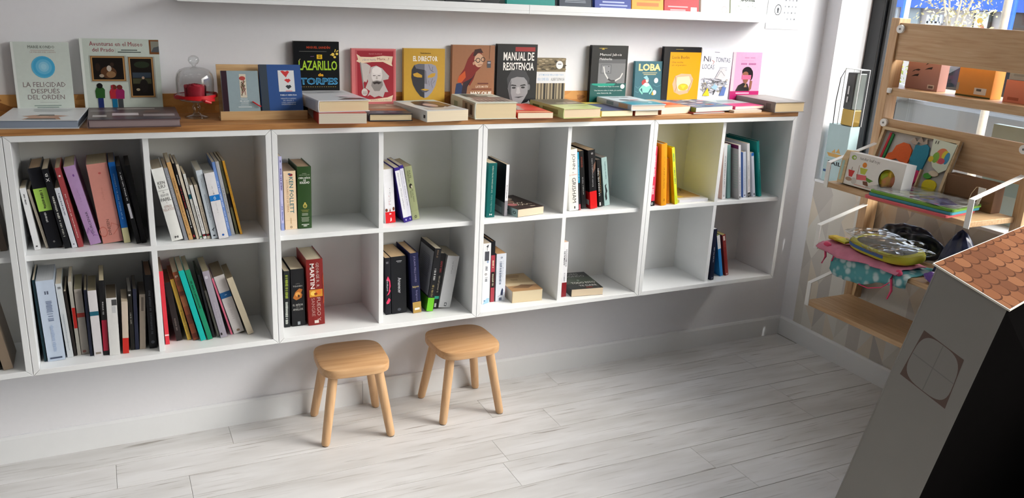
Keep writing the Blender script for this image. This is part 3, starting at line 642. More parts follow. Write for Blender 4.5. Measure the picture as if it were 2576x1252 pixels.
cell_books(crop, ZU, 1.059, 1.382, 'books beside the indigo-tipped pair', [
  (((1386,916),(1520,906),(1368,270),(1470,252)), '#e4e4e8', 'thick white book with a scarlet foot', 0, {'page':'#cdbfa6','s': [('r',0,0,1,.21,'#cf1f26'),('t','I',.4,.16,.6,.18,'#f2dede',90),('t','j',.4,.03,.62,.1,'#f4e8e8'),('e',.14,.245,.12,.03,'#6a3a22'),('e',.86,.26,.1,.035,'#6a3a22'),('p',[(.42,.215),(.5,.28),(.56,.215)],'#7a2a1c')]+smudge(.34,.66,'#8a8a90',.52,.6,41)+smudge(.34,.52,'#c03a3a',.42,.48,42)}),
  (((1606,908),(1660,896),(1482,252),(1545,228)), '#3a2a86', 'white spine with indigo head and foot, the wider of a pair', 0, {'page':'#d4c8ae','s': [('r',0,.09,1,.945,'#e6e6ec'),dn('Khaled Hosseini',.66,.9,'#4a4a52',.4,.62),dn('Mil soles espléndidos',.24,.62,'#3a3a42',.4,.66),('e',.5,.045,.16,.018,'#b8b4e0')]}),
  (((1660,892),(1708,878),(1548,224),(1590,204)), '#3a2a86', 'white spine with indigo head and foot, beside the olive book', 0, {'page':'#d4c8ae','s': [('r',0,.09,1,.945,'#e2e2ea'),dn('Khaled Hosseini',.68,.9,'#8a8a92',.36,.58),dn('Cometas en el cielo',.28,.64,'#4a4a52',.36,.64),('e',.5,.045,.16,.018,'#b8b4e0')]}),
  (((1706,876),(1797,860),(1606,240),(1695,224)), '#9fa67c', 'sage green spine with a dark oval portrait', 0, {'page':'#b3a386','s': [dn('KATE',.78,.92,'#3c4030',.5,.7),dn('MORTON',.71,.92,'#3c4030',.24,.44),('e',.48,.635,.2,.045,'#2a2620'),('e',.58,.62,.1,.025,'#cfc6ae'),dn('EL ÚLTIMO',.33,.57,'#4a4e3a',.52,.72),dn('ADIÓS',.42,.55,'#4a4e3a',.26,.46),('r',0,.165,1,.168,'#7d845e'),('o',.5,.055,.15,.025,'#2a2c22',.6)]}),
])
crop = (680, 570, 4.317)
cell_books(crop, ZL, .718, 1.041, 'books beside the thick red novel', [
  (((152,1080),(214,1072),(146,492),(210,480)), '#1b1f22', 'black spine with yellow-green lettering', 0, {'page':'#b9ac94','s': [*smudge(.52,.93,'#8fa03c',.2,.7,106),*smudge(.06,.46,'#b8beb8',.2,.66,107)]}),
  (((238,1066),(378,1052),(216,466),(362,456)), '#17171a', 'thick black book with an orange flame picture on the spine', 0, {'page':'#cbbda2','s': [('t','J. R. R.',.36,.735,.66,.752,'#a8a8a4'),('t','TOLKIEN',.14,.69,.84,.715,'#b4b4b0'),('p',[(.12,.5),(.3,.6),(.5,.64),(.62,.66),(.86,.64),(.74,.58),(.84,.55),(.78,.5),(.5,.47),(.36,.46)],'#a8662c'),('e',.5,.56,.2,.04,'#d79a4e'),('e',.56,.53,.08,.025,'#4a2a14'),('t','EL SEÑOR',.1,.36,.86,.4,'#b8b8b4'),('t','DE LOS',.36,.33,.66,.35,'#8a8a86'),('t','ANILLOS',.1,.28,.86,.315,'#b8b8b4'),('r',.42,.025,.62,.08,'#8f969c')]}),
  (((418,1076),(604,1066),(396,362),(566,356)), '#7d211f', 'thick red novel with a flame strip and silver capitals', 1, {'page':'#d9ccb0','s': [dn('GEORGE R. R.',.57,.95,'#c9b8b0',.56,.74),dn('MARTIN',.56,.94,'#e6dcd6',.2,.46,.02),('r',.12,.435,.92,.545,'#c98a2c'),('e',.35,.49,.16,.035,'#e8c25a'),('e',.68,.5,.18,.035,'#d8772a'),('e',.5,.48,.1,.02,'#8a3a18'),dn('FUEGO Y',.06,.42,'#c9aaa2',.55,.76),dn('SANGRE',.14,.42,'#b98a84',.22,.42),('r',.36,.03,.62,.075,'#d8cfc8'),('p',[(.9,.3),(1,.35),(1,.8),(.94,.7),(.97,.5)],'#a8442a')]}),
])
cell_books(crop, ZL, 1.059, 1.382, 'books beside the lime-footed book', [
  (((1256,956),(1310,950),(1242,342),(1302,336)), '#15151c', 'black spine with hot pink ribbon shapes', 0, {'page':'#d3b48c','s': [('p',[(.1,.6),(.5,.68),(.9,.6),(1,.5),(.8,.45),(1,.42),(.6,.36),(.2,.34),(.6,.4),(.75,.5),(.7,.58),(.3,.62)],'#d93a62'),('p',[(.1,.22),(.6,.3),(.95,.26),(.6,.2),(.2,.19)],'#d93a62'),up('eclipse',.42,.62,'#d8d8de',.2,.5)]+lines(.1,.9,.7,.94,2,'#8a8a90',.5,5)}),
  (((1312,950),(1488,932),(1306,332),(1470,320)), '#131419', 'thick black book with a slim white upright title', 0, {'page':'#d3b48c','s': [dn('Amanecer',.36,.63,'#d4d6da',.44,.66),('r',.36,.915,.72,.925,'#b8b8bc'),('r',.42,.895,.68,.903,'#8a8a8e'),('e',.5,.07,.12,.025,'#4a4d55')]}),
  (((1550,940),(1650,926),(1524,292),(1605,268)), '#1c1f42', 'navy spine with a gold foot and gold lettering', 1, {'page':'#cfae86','s': [('r',0,0,1,.185,'#b3924e'),('r',.22,.05,.8,.085,'#e8e4da'),dn('JULIAN FELLOWES',.52,.95,'#8a86a8',.34,.6),('t','Belgravia',.1,.42,.85,.46,'#d9c380'),dn('Belgravia',.2,.38,'#7c7aa0',.4,.66)]}),
  (((1702,922),(1762,916),(1790,254),(1870,238)), '#1c1c20', 'black spine with a lime green foot, leaning toward the white block', 0, {'page':'#d8cdb4','d':.15,'s': [('r',0,0,1,.215,'#6cc52a')]+smudge(.5,.68,'#b9b9b9',.3,.66,43)+smudge(.24,.42,'#9a8a5a',.3,.66,44)+smudge(.86,.98,'#6a5a4a',.3,.6,45),'b': [('r',.06,.24,.96,.94,'#a4a6aa'),('r',0,0,1,.22,'#5aa824')]+lines(.2,.5,.86,.85,12,'#8a8c90',.4,6)}),
  (((1772,892),(1815,886),(1848,288),(1908,288)), '#1a191b', 'black spine with red capitals squeezed before the white block', 0, {'page':'#cfc1a6','s': [up('ISABEL ALLENDE',.66,.86,'#c0484c',.3,.7),up('EL AMANTE JAPONES',.3,.6,'#b8b0a0',.3,.7),('r',0,.18,1,.23,'#2fa88c'),('r',.2,.03,.6,.1,'#c8c8c8')]}),
  (((1810,872),(1950,880),(1912,312),(2058,322)), '#cfd0d2', 'wide pale grey book leaning right, alone at the end', 0, {'page':'#c3b9a2','s': smudge(.66,.9,'#9a9aa0',.5,.6,46)+[('r',.42,.03,.62,.1,'#4a4c52'),('r',.46,.045,.58,.085,'#cfd0d2')]}),
])
# --- cells of the third cabinet
crop = (1180, 330, 4.636)
cell_books(crop, ZU, 1.418, 1.741, 'books beside the teal spine', [
  (((204,1008),(294,1002),(232,376),(334,370)), '#0d5a58', 'deep teal thick spine with pale lettering', 0, {'page':'#cdbda0','s': [up('Vicente Blasco Ibáñez',.1,.42,'#7aa8a0',.42,.6),up('Los cuatro jinetes del Apocalipsis',.46,.95,'#c9d8c8',.4,.62),('t','N',.36,.04,.66,.07,'#e4eae6',0,.03)]}),
  (((408,990),(442,984),(437,392),(472,388)), '#14151b', 'slim white spine with black covers beside the teal one', 0, {'page':'#cdbda0','d':.16,'s': [('r',0,.3,1,1,'#e6e6ea'),('r',0,0,1,.3,'#8f8c92')]+smudge(.35,.62,'#4a4a52',.4,.62,47),'b': [('r',0,0,1,.26,'#8c868a'),('r',.35,.03,.85,.14,'#c8c8cc')]+lines(.2,.42,.8,.74,18,'#34353c',.4,7)}),
])
cell_books(crop, ZU, 1.759, 2.082, 'books beside the red-footed black thriller', [
  (((1132,936),(1248,926),(1118,222),(1222,208)), '#e3e1db', 'white spine with huge spaced grey capitals', 1, {'page':'#cdbda0','s': [dn('JOHN',.68,.93,'#4a4844',.34,.74),('t','EL SOBORNO',.1,.58,.92,.6,'#c06a60'),('t','EL',.42,.62,.58,.635,'#4a4844'),dn('GRISHAM',.13,.54,'#4a4844',.34,.74),('r',.5,.03,.62,.07,'#2a2a2a')]}),
  (((1252,924),(1300,918),(1230,248),(1276,242)), '#262a30', 'slim spine of cyan over charcoal with a dusty red foot', 0, {'page':'#8a7f70','s': [('r',0,.475,1,1,'#2aa0c4'),('r',0,0,1,.105,'#b0525a')]+smudge(.52,.88,'#c8e2ea',.34,.64,48)}),
  (((1314,906),(1374,900),(1288,234),(1334,228)), '#191819', 'black spine with brown-red title and small white words', 0, {'page':'#b99f80','s': smudge(.72,.9,'#7a3a2c',.3,.66,49)+[up('NÚMERO TRECE',.25,.55,'#c4c4c4',.36,.62)]}),
  (((1414,908),(1504,900),(1396,226),(1468,214)), '#18171a', 'black thriller spine with a glossy scarlet foot', 0, {'page':'#b99f80','s': [('r',0,0,1,.3,'#cf1a1c'),up('El hombre que perseguía su sombra',.38,.86,'#b8b8ba',.4,.62),('p',[(.55,.6),(.95,.68),(1,.8),(.7,.74)],'#7a5a4c'),('t','*',.4,.92,.7,.96,'#dadada')],'b': [('r',0,0,1,.29,'#c0191b'),('r',.72,.06,.95,.15,'#b8b8b8')]}),
  (((1514,886),(1556,880),(1482,337),(1530,328)), '#1c1b1c', 'black spine with white capitals beside the pale teal one', 0, {'page':'#7f746a','s': [up('LA CHICA DEL TREN',.24,.82,'#d8d8d6',.14,.46,.01),up('PAULA HAWKINS',.3,.76,'#a07a40',.56,.8),('r',.2,.03,.5,.1,'#d8d8d6')]}),
  (((1580,872),(1640,864),(1540,312),(1604,332)), '#a9c6c4', 'pale teal spine with an ink bird drawing', 0, {'page':'#9a8f88','s': [('p',[(.3,.1),(.55,.14),(.5,.25),(.7,.3),(.5,.4),(.62,.46),(.3,.42),(.38,.3),(.2,.2)],'#26282c')]+smudge(.55,.92,'#6d8a90',.5,.7,50)}),
])
crop = (1180, 560, 5.216)
cell_books(crop, ZL, 1.418, 1.741, 'books beside the lying beige paperback', [
  (((168,1076),(266,1052),(192,277),(290,264)), '#e0e2e4', 'white spine with a weathervane drawing and pale blue foot', 0, {'page':'#c7b7a0','s': [('r',.2,.72,.78,.87,'#4a4c52'),('l',[(.5,.88),(.55,.98)],.0012,'#3a3c42'),('p',[(.35,.95),(.7,.98),(.6,.93)],'#3a3c42'),('e',.62,.7,.12,.02,'#8aa0c0'),('o',.4,.5,.14,.018,'#5a4a4c',.6),('p',[(.05,0),(.9,.02),(.95,.1),(.6,.1),(.3,.05)],'#9cc2da'),('e',.3,.06,.1,.014,'#5f87a8')]+smudge(.56,.63,'#7a7c84',.3,.65,51)+smudge(.38,.45,'#7a7c84',.3,.65,52)}),
  (((276,1032),(330,1026),(300,247),(346,240)), '#1b1c20', 'tall spine of black over dusty red with a black title panel', 1, {'page':'#a98765','s': [('r',0,0,1,.775,'#a63e4a'),('r',.05,.24,.95,.5,'#1d1b1a'),*smudge(.27,.47,'#b0a890',.3,.72,108),*smudge(.57,.69,'#d8cfae',.3,.72,109)]}),
  (((346,1036),(474,1027),(372,412),(490,404)), '#d3d8e2', 'pale blue-white thick spine with an upright blue title', 0, {'page':'#b58c5e','s': [*smudge(.36,.84,'#6a7488',.3,.56,110),*smudge(.5,.86,'#a8b0c4',.62,.72,111),('p',[(.5,.13),(.72,.12),(.76,.24),(.66,.28),(.58,.22)],'#2a3350'),('l',[(.2,.1),(.9,.18)],.001,'#5a6276'),('o',.5,.92,.1,.018,'#44506c',.6),('r',.35,.02,.62,.08,'#5a6276')]}),
])
cell_books(crop, ZL, 1.759, 2.082, 'books beside the lying dark thriller', [
  (((1207,976),(1262,969),(1236,260),(1306,254)), '#e0e0e4', 'white spine with bold black capitals over a dark red base', 0, {'page':'#c9a990','s': [('r',0,0,1,.265,'#7f1f26'),up('ANIMALES',.58,.84,'#3c3c40',.16,.44,.01),up('DOMESTICOS',.56,.87,'#4a4a4e',.56,.8,.01)]+smudge(.29,.44,'#9a9aa2',.3,.62,53)}),
])
# --- corner cabinet
crop = (1600, 290, 4.638)
cell_books(crop, ZU, 2.118, 2.441, 'books beside the orange spine', [
  (((163,1060),(216,1052),(205,368),(252,364)), '#d23a54', 'crimson-pink slim spine with white lettering at the side panel', 0, {'page':'#c9bfae','s': [('r',0,0,1,.085,'#1d1d1f'),('o',.4,.04,.2,.02,'#e8e8e8',.6)]+smudge(.5,.85,'#f0c8d0',.3,.75,54)+smudge(.2,.35,'#f0c8d0',.2,.7,55)}),
  (((290,1055),(357,1046),(302,337),(364,327)), '#e39a1f', 'thick orange hardback with small brown lettering', 1, {'page':'#b5a58c','d':.16,'s': smudge(.28,.62,'#a06a14',.4,.56,56)+smudge(.66,.8,'#a06a14',.5,.6,57)+[('t','2',.4,.075,.62,.11,'#3a2a10')],'b': [('r',0,0,1,1,'#d6841a')]}),
  (((364,1031),(398,1026),(366,504),(388,500)), '#dd8f1e', 'short thin orange spine between orange and yellow books', 0, {'s': [('t','=',.3,.04,.7,.07,'#3a2a10')]}),
  (((446,1040),(490,1033),(417,380),(449,370)), '#e6d61e', 'bright yellow-green spine with blue upright capitals', 1, {'page':'#c8b818','d':.15,'s': [('r',0,0,1,1,'#dbe63a'),up('SIMPLÍSIMO',.36,.66,'#2c5a70',.26,.74,.02),*smudge(.76,.9,'#5a8a60',.26,.7,112)]+smudge(.06,.15,'#8a9a2a',.4,.6,58),'b': [('r',0,0,1,1,'#d8b90e')]}),
])
cell_books(crop, ZU, 2.459, 2.782, 'books beside the tall teal book', [
  (((1002,980),(1046,976),(1032,336),(1068,332)), '#e2e2e4', 'white spine with black lettering and salmon covers at the divider', 0, {'d':.14,'s': smudge(.2,.8,'#5a5a60',.4,.6,59)+[('o',.45,.06,.16,.016,'#5a5a5a',.6)],'b': [('r',0,0,1,1,'#d7b7aa')]}),
  (((1064,970),(1110,965),(1078,348),(1106,345)), '#7fa6a2', 'slim grey-teal spine beside a grey-covered book', 0, {'d':.13}),
  (((1200,984),(1236,972),(1206,352),(1222,350)), '#dcdce0', 'white spine of a grey-covered book with a purple top strip', 0, {'d':.15,'s': smudge(.1,.6,'#6a6a72',.3,.6,60)+[('r',.2,.03,.6,.06,'#3a3a3a')],'b': [('r',0,0,1,1,'#b7b4b6'),('r',0,.93,1,1,'#6a1f52'),('r',.06,.05,.5,.12,'#8a9ca2')]+lines(.75,.2,.97,.85,14,'#a8b4b0',.5,8)}),
  (((1250,960),(1286,956),(1250,432),(1282,427)), '#cdd6e6', 'short pale blue-white spine', 0, {'d':.12,'s': [('r',.3,.03,.7,.06,'#4a4a5a')]+smudge(.15,.7,'#9aa6c4',.4,.6,61),'b': [('r',0,0,1,1,'#4f74b8')]}),
  (((1302,956),(1336,948),(1298,334),(1326,328)), '#e3e3e5', 'tall white spine with a black square foot', 0, {'d':.15,'s': [('r',0,0,1,.085,'#222222'),('o',.5,.04,.22,.02,'#d8d8d8',.6)]+smudge(.12,.35,'#b08a8a',.4,.6,62)+smudge(.4,.7,'#9a9aa0',.4,.6,63)}),
  (((1364,951),(1394,945),(1346,442),(1373,436)), '#d7dcea', 'short white spine with a bright blue head', 0, {'d':.12,'s': [('r',0,.93,1,1,'#2a76c8'),('r',.3,.03,.65,.08,'#26262a')]+smudge(.15,.6,'#b4bcd0',.4,.6,64)}),
  (((1432,950),(1470,942),(1412,308),(1437,304)), '#11807d', 'tall teal book rising over its white neighbours', 1, {'d':.205,'page':'#cfc9b8','s': smudge(.1,.45,'#0a4a4a',.4,.62,65)+smudge(.5,.8,'#8ecac4',.4,.62,66)}),
])
crop = (1600, 490, 4.638)
cell_books(crop, ZL, 2.459, 2.782, 'books beside the half blue spine', [
  (((863,996),(901,990),(906,402),(949,396)), '#1d2236', 'navy slim book leaning on the divider', 0, {'d':.14,'page':'#d0d0d0','s': smudge(.35,.65,'#b4b8c4',.4,.6,67)+[('o',.5,.04,.2,.014,'#8a90a4',.6)]}),
  (((980,950),(1020,946),(948,477),(977,471)), '#2a83c8', 'slim book half white, half bright blue', 0, {'d':.13,'page':'#a9b24a','s': [('r',0,.67,1,1,'#e4e4e4')]+smudge(.72,.92,'#a8a8a8',.4,.6,68)}),
  (((1042,943),(1080,938),(1006,472),(1043,464)), '#86302e', 'slim brick-red book with a white badge', 0, {'d':.13,'page':'#b8ae70','s': [('r',.25,.86,.75,.97,'#d8c8c4'),('r',.25,.02,.75,.05,'#c8a8a4')]+smudge(.7,.82,'#a85a56',.4,.6,69)}),
])
# --- books leaning in the left-end cabinet, cut by the frame edge
cell_books((0, 330, 3.795), ZU, -.341, -.018, 'books in the left-end cabinet', [
  (((-80,1140),(-10,1135),(-210,700),(-140,690)), '#3a2e2c', 'dark brown book leaning in the left-end cabinet, upper cell', 0, {}),
  (((5,1142),(75,1138),(-125,690),(-55,680)), '#6f6258', 'taupe book leaning in the left-end cabinet, upper cell', 0, {})])
cell_books((0, 620, 3.6825), ZL, -.341, -.018, 'books in the left-end cabinet', [
  (((-70,1152),(20,1146),(-230,640),(-150,630)), '#241f1e', 'black book leaning in the left-end cabinet, lower cell', 0, {}),
  (((35,1148),(130,1140),(-150,600),(-60,590)), '#8d7c6a', 'tan book leaning in the left-end cabinet, lower cell', 0, {})])
print('books so far', NB[0])

# ================================================================== FACE-OUT BOOKS ON THE WORKTOP
def hit(u, v, P0, N): d = ray(u, v); return CP + d * ((P0 - CP).dot(N) / d.dot(N))
def faceout(TL, TR, t, col, label, front, ybot=-.031, tilt=None, z=CT, hard=False, page='#e6dcc8', spine=(), group='books shown face-out on the worktop', rough=.3, wall=-.0075, over=None, k=1.0):
    a = math.radians(tilt if tilt is not None else 6.0); h = .22
    for _ in range(1 if tilt is not None else 6):
        X = V((0, -math.cos(a), math.sin(a))); Z = V((0, math.sin(a), math.cos(a))); Y = V((1, 0, 0))
        P0 = V((0, ybot, z + math.sin(a) * t + .0003)); A = hit(*TL, P0, X); B = hit(*TR, P0, X)
        h = ((A - P0).dot(Z) + (B - P0).dot(Z)) / 2
        if tilt is None: a = math.asin(max(.01, min(.5, (wall - ybot - t) / h)))
    def sq(v): return 1 - (1 - v) * k
    fr2 = []
    for p in front:                          # cover layouts were measured on the part that shows; squeeze them to the whole cover
        if p[0] == 'r': fr2.append(('r', p[1], 0.0 if p[2] <= .03 else sq(p[2]), p[3], sq(p[4]), p[5]))
        elif p[0] in 'eo': fr2.append((p[0], p[1], sq(p[2]), p[3], p[4] * k) + tuple(p[5:]))
        elif p[0] in 'pl': fr2.append((p[0], [(a_, sq(b_)) for a_, b_ in p[1]]) + tuple(p[2:]))
        else: fr2.append(('t', p[1], p[2], sq(p[3]), p[4], sq(p[5])) + tuple(p[6:]))
    front = fr2
    roll = math.atan2((B - A).dot(Z), (B - A).dot(Y)) if over is None else over
    o = V((A.x, P0.y, P0.z)) - X * t
    if abs(roll) > .02:
        Yr = Y * math.cos(roll) + Z * math.sin(roll); Zr = Z * math.cos(roll) - Y * math.sin(roll)
        w = (B - A).length; hh = h - abs(w * math.sin(roll)) * .5
        o = A - Zr * hh - X * t; dz = min(0, (o + Yr * w).z - (z + .0003)); o.z -= dz; Y, Z, h = Yr, Zr, hh
    return book(frame(o, X, Y, Z), t, h, (B - A).length, col, label, hard, page, spine, front, (), group, rough)
def fig(cx, y0, s, body, hair, legs):
    return [('r', cx - .022 * s, y0, cx + .018 * s, y0 + .06 * s, legs), ('p', [(cx - .035 * s, y0 + .055 * s), (cx + .03 * s, y0 + .055 * s), (cx + .034 * s, y0 + .13 * s), (cx + .02 * s, y0 + .15 * s), (cx - .025 * s, y0 + .15 * s), (cx - .038 * s, y0 + .12 * s)], body), ('e', cx - .003, y0 + .165 * s, .022 * s, .024 * s, hair)]
K2 = '#17181c'
faceout((24,105.5), (171.3,106.7), 0.0175, '#cdd6cf', 'pale green-grey book with a blue watercolour disc', k=0.96, front=[
    ('r',0,0,.045,1,'#dfe4e0'), ('t','MARIE KONDO',.29,.915,.75,.955,'#56605c'), ('r',.33,.885,.74,.893,'#b8a8a4'), ('t','LA MAGIA DEL ORDEN',.32,.853,.76,.872,'#b9a09c'),
    ('e',.52,.655,.205,.155,'#5fb4d8'), ('e',.53,.66,.185,.14,'#4ba9d4'), ('e',.53,.66,.14,.105,'#6bb9dc'), ('e',.53,.66,.09,.07,'#8cc8e2'), ('e',.53,.66,.05,.04,'#9fd2e6'),
    ('t','LA FELICIDAD',.14,.375,.88,.445,'#8d7f80'), ('t','DESPUÉS',.27,.285,.76,.365,'#8d7f80'), ('t','DEL ORDEN',.2,.2,.84,.265,'#8d7f80'), ('r',.4,.155,.72,.158,'#a8a8a4')] + lines(.28,.08,.78,.13,2,'#8fa09a',.5,21), hard=True, page='#e8e4da')
def gilt(x0, y0, x1, y1): return [('r',x0-.012,y0-.014,x1+.02,y1+.008,'#a5aaa2'), ('r',x0,y0,x1,y1,'#8a6238'), ('r',x0+.012,y0+.012,x1-.012,y1-.012,'#b98f5c'), ('r',x0+.024,y0+.024,x1-.024,y1-.024,'#1d1916')]
faceout((197.7,97), (397.8,99.5), 0.0175, '#c8d2c9', 'large pale green book picturing framed paintings and three children', k=0.87, front=[
    ('r',0,0,.035,1,'#e0e6e0'), ('t','Aventuras en el Museo',.12,.895,.79,.96,'#96404a'), ('t','del Prado',.15,.81,.42,.865,'#96404a'), ('r',.435,.8,.437,.86,'#7a7a78')] + lines(.46,.8,.77,.86,2,'#4a5450',.45,22)
    + [('r',.875,.78,1,.995,'#7a4c28'),('r',.895,.81,1,.975,'#8a8a80'),('p',[(.895,.81),(1,.81),(1,.9),(.93,.88)],'#54585c')]
    + gilt(.115,.37,.545,.745) + [('e',.33,.5,.1,.09,'#5a3c28'),('e',.36,.47,.06,.05,'#8d6b4a'),('e',.34,.56,.03,.045,'#bdb3a6'),('e',.24,.45,.03,.025,'#a89a88'),('e',.38,.62,.025,.03,'#3a2c24'),('e',.2,.58,.03,.06,'#31251f')]
    + gilt(.59,.12,.91,.735) + [('e',.76,.62,.1,.05,'#2c3527'),('r',.63,.42,.87,.5,'#39434f'),('r',.63,.33,.87,.41,'#4a4a36'),('e',.77,.3,.055,.1,'#221e1c'),('e',.765,.42,.018,.022,'#b59a84'),('e',.69,.24,.025,.02,'#a89a80')]
    + fig(.205,.02,1.7,'#2f5a2c','#1a1a1a','#26346e') + fig(.38,.015,1.6,'#b8303c','#6a2f22','#1d6f98') + fig(.455,.012,1.6,'#94285e','#6e2a2a','#44484c') + [('l',[(.365,.2),(.355,.31)],.005,'#a83040')], hard=True, page='#e8e4da')
faceout((737.5,102), (852.3,106), 0.0175, '#121417', 'black book with neon chalk title lettering', k=0.82, front=[
    ('t','MIGUEL SANDÍN',.28,.875,.8,.925,'#b0452c',0,.03), ('r',.12,.825,.72,.83,'#8a8a86'), ('t','El',.5,.7,.62,.775,'#e3b92c',0,.05), ('t','LAZARILLO',.1,.505,.95,.67,'#a6cc3a',0,.02), ('t','de',.52,.4,.64,.455,'#e3a52c',0,.05), ('t','TORPES',.12,.255,.96,.375,'#4f9fd0',0,.04), ('t','TORPES',.14,.275,.94,.36,'#15202a',0,-.015),
    ('e',.86,.78,.035,.028,'#e6c85a'),('e',.95,.79,.03,.022,'#e6c85a'),('e',.9,.735,.03,.02,'#e6c85a'),('l',[(.9,.82),(.92,.87)],.003,'#e6c85a'),('l',[(.8,.77),(.84,.78)],.003,'#e6c85a'),('l',[(.94,.83),(.98,.85)],.003,'#e6c85a'),('l',[(.1,.66),(.14,.7)],.002,'#b8a878'),('l',[(.36,.74),(.44,.745)],.0016,'#7a5a8a')] + [('r',.14+.05*i,.215,.165+.05*i,.222,'#c8a85a') for i in range(16)])
faceout((884,121), (995.8,123.5), 0.017, '#d4787a', 'red book with a drawn bearded man holding a flag', k=0.87, front=[
    ('r',.08,.05,.97,.975,'#c05a60'), ('r',.12,.07,.94,.955,'#9c2f3a'), ('t','Gareth Southwell',.38,.895,.68,.915,'#e2a8a8'),
    ('p',[(.11,.9),(.14,.8),(.1,.77),(.2,.73),(.45,.755),(.7,.76),(.88,.69),(.92,.68),(.9,.73),(.93,.86),(.7,.87),(.45,.845),(.2,.85)],'#e8d2b6'),
    ('t','¿Qué haría',.24,.775,.54,.815,'#6f7890'), ('t','Marx...?',.57,.79,.84,.835,'#8a3438'),
    ('p',[(.19,.74),(.33,.73),(.42,.68),(.38,.5),(.32,.38),(.28,.4),(.24,.35)],'#c4bcb8'), ('l',[(.19,.75),(.27,.2)],.004,'#8d8a88'),
    ('p',[(.42,.66),(.55,.69),(.68,.64),(.78,.55),(.84,.5),(.82,.44),(.7,.42),(.76,.3),(.82,.2),(.74,.2),(.7,.1),(.6,.13),(.5,.1),(.4,.15),(.34,.12),(.4,.22),(.3,.28),(.36,.4),(.34,.5),(.4,.55)],'#bdb6b4'),
    ('e',.56,.52,.125,.155,'#d8d2d0'), ('e',.56,.6,.11,.07,'#e4dedc'), ('p',[(.45,.4),(.56,.42),(.68,.4),(.7,.33),(.62,.22),(.5,.22),(.43,.32)],'#8d8886'), ('p',[(.46,.38),(.56,.4),(.67,.38),(.6,.345),(.56,.36),(.5,.345)],'#3b3434'),
    ('r',.47,.5,.53,.512,'#5a5452'),('r',.58,.5,.64,.512,'#5a5452'),('p',[(.545,.5),(.57,.5),(.58,.44),(.535,.44)],'#b4aca8'), ('e',.28,.2,.07,.07,'#d0cac6'), ('l',[(.23,.2),(.33,.2)],.0016,'#6a6462'),('l',[(.23,.17),(.33,.17)],.0016,'#6a6462'),
    ('p',[(.3,.06),(.35,.02),(.9,.02),(.93,.14),(.8,.1),(.5,.07)],'#e8d2b6'), ('t','pensadores políticos',.42,.035,.88,.065,'#7a3438')])
faceout((1015.8,121), (1119.6,123), 0.0175, '#c49a3c', 'ochre yellow book with a cracked grey mask', k=0.86, front=[
    ('t','David Jiménez',.4,.895,.65,.925,'#5a4620',0,.03), ('t','EL DIRECTOR',.22,.76,.82,.86,'#f2ece0',0,.03),
    ('p',[(.5,.71),(.36,.715),(.25,.69),(.19,.6),(.18,.46),(.22,.32),(.3,.2),(.4,.1),(.5,.065)],'#3a3a40'),
    ('p',[(.5,.71),(.5,.065),(.58,.085),(.68,.17),(.77,.3),(.82,.46),(.82,.58),(.77,.68),(.66,.715)],'#9a98a4'),
    ('p',[(.5,.71),(.36,.715),(.25,.69),(.3,.62),(.5,.6)],'#6a6a74'), ('p',[(.5,.6),(.5,.34),(.57,.33),(.55,.45),(.54,.58)],'#77757f'),
    ('p',[(.22,.525),(.32,.55),(.44,.5),(.44,.455),(.32,.46),(.24,.48)],'#c49a3c'), ('p',[(.58,.485),(.68,.535),(.77,.54),(.75,.48),(.68,.455),(.58,.45)],'#c49a3c'),
    ('p',[(.41,.23),(.5,.245),(.62,.225),(.56,.205),(.48,.21)],'#c49a3c'), ('p',[(.4,.225),(.5,.2),(.63,.22),(.54,.175),(.46,.18)],'#57555e'),
    ('l',[(.6,.7),(.64,.6),(.72,.56)],.0014,'#55535c'),('l',[(.7,.66),(.68,.58)],.0012,'#55535c'),('l',[(.7,.44),(.66,.36),(.7,.26)],.0014,'#66646e'),('l',[(.76,.4),(.7,.34)],.0012,'#66646e'),('l',[(.6,.4),(.62,.3)],.0012,'#66646e'),('l',[(.3,.62),(.44,.6)],.0012,'#2a2a30')])
faceout((1138.6,112), (1245.4,115), 0.0175, '#9a6a4c', 'brown book with a parrot-bodied figure wearing glasses', k=0.83, front=[
    ('p',[(.68,.92),(.58,.93),(.46,.86),(.36,.74),(.28,.56),(.16,.42),(.12,.32),(.2,.28),(.34,.3),(.42,.24),(.5,.36),(.56,.5),(.66,.58),(.7,.75)],'#7a2622'),
    ('p',[(.16,.42),(.12,.32),(.2,.28),(.32,.4),(.3,.52)],'#c0542a'), ('p',[(.1,.28),(.2,.3),(.28,.2),(.3,.08),(.06,.06)],'#2d3a5c'), ('p',[(.26,.3),(.5,.4),(.56,.5),(.36,.22),(.34,.08),(.22,.08)],'#33242c'),
    ('e',.62,.72,.11,.13,'#c8a084'), ('p',[(.48,.8),(.52,.92),(.66,.94),(.72,.86),(.6,.86),(.54,.8)],'#3a1f1c'), ('o',.6,.72,.055,.045,'#1c1a1c',.72), ('o',.72,.735,.05,.045,'#1c1a1c',.72), ('l',[(.5,.71),(.56,.72)],.002,'#1c1a1c'), ('l',[(.6,.63),(.7,.64)],.0016,'#6e3a34'), ('e',.5,.66,.025,.03,'#b98c72'),
    ('l',[(.88,1),(.87,.74)],.001,'#3c2a24'), ('r',.82,.58,.91,.71,'#4c4c52'), ('r',.83,.66,.9,.69,'#9a9aa2'), ('r',.6,.27,.86,.295,'#6a3a30'), ('t','LATE MOTIV',.56,.2,.86,.245,'#e2c8b4',0,.02), ('r',.46,.165,.94,.185,'#7a4030'), ('t','HAY QUE',.44,.06,.94,.13,'#efe4d8',0,.04)])
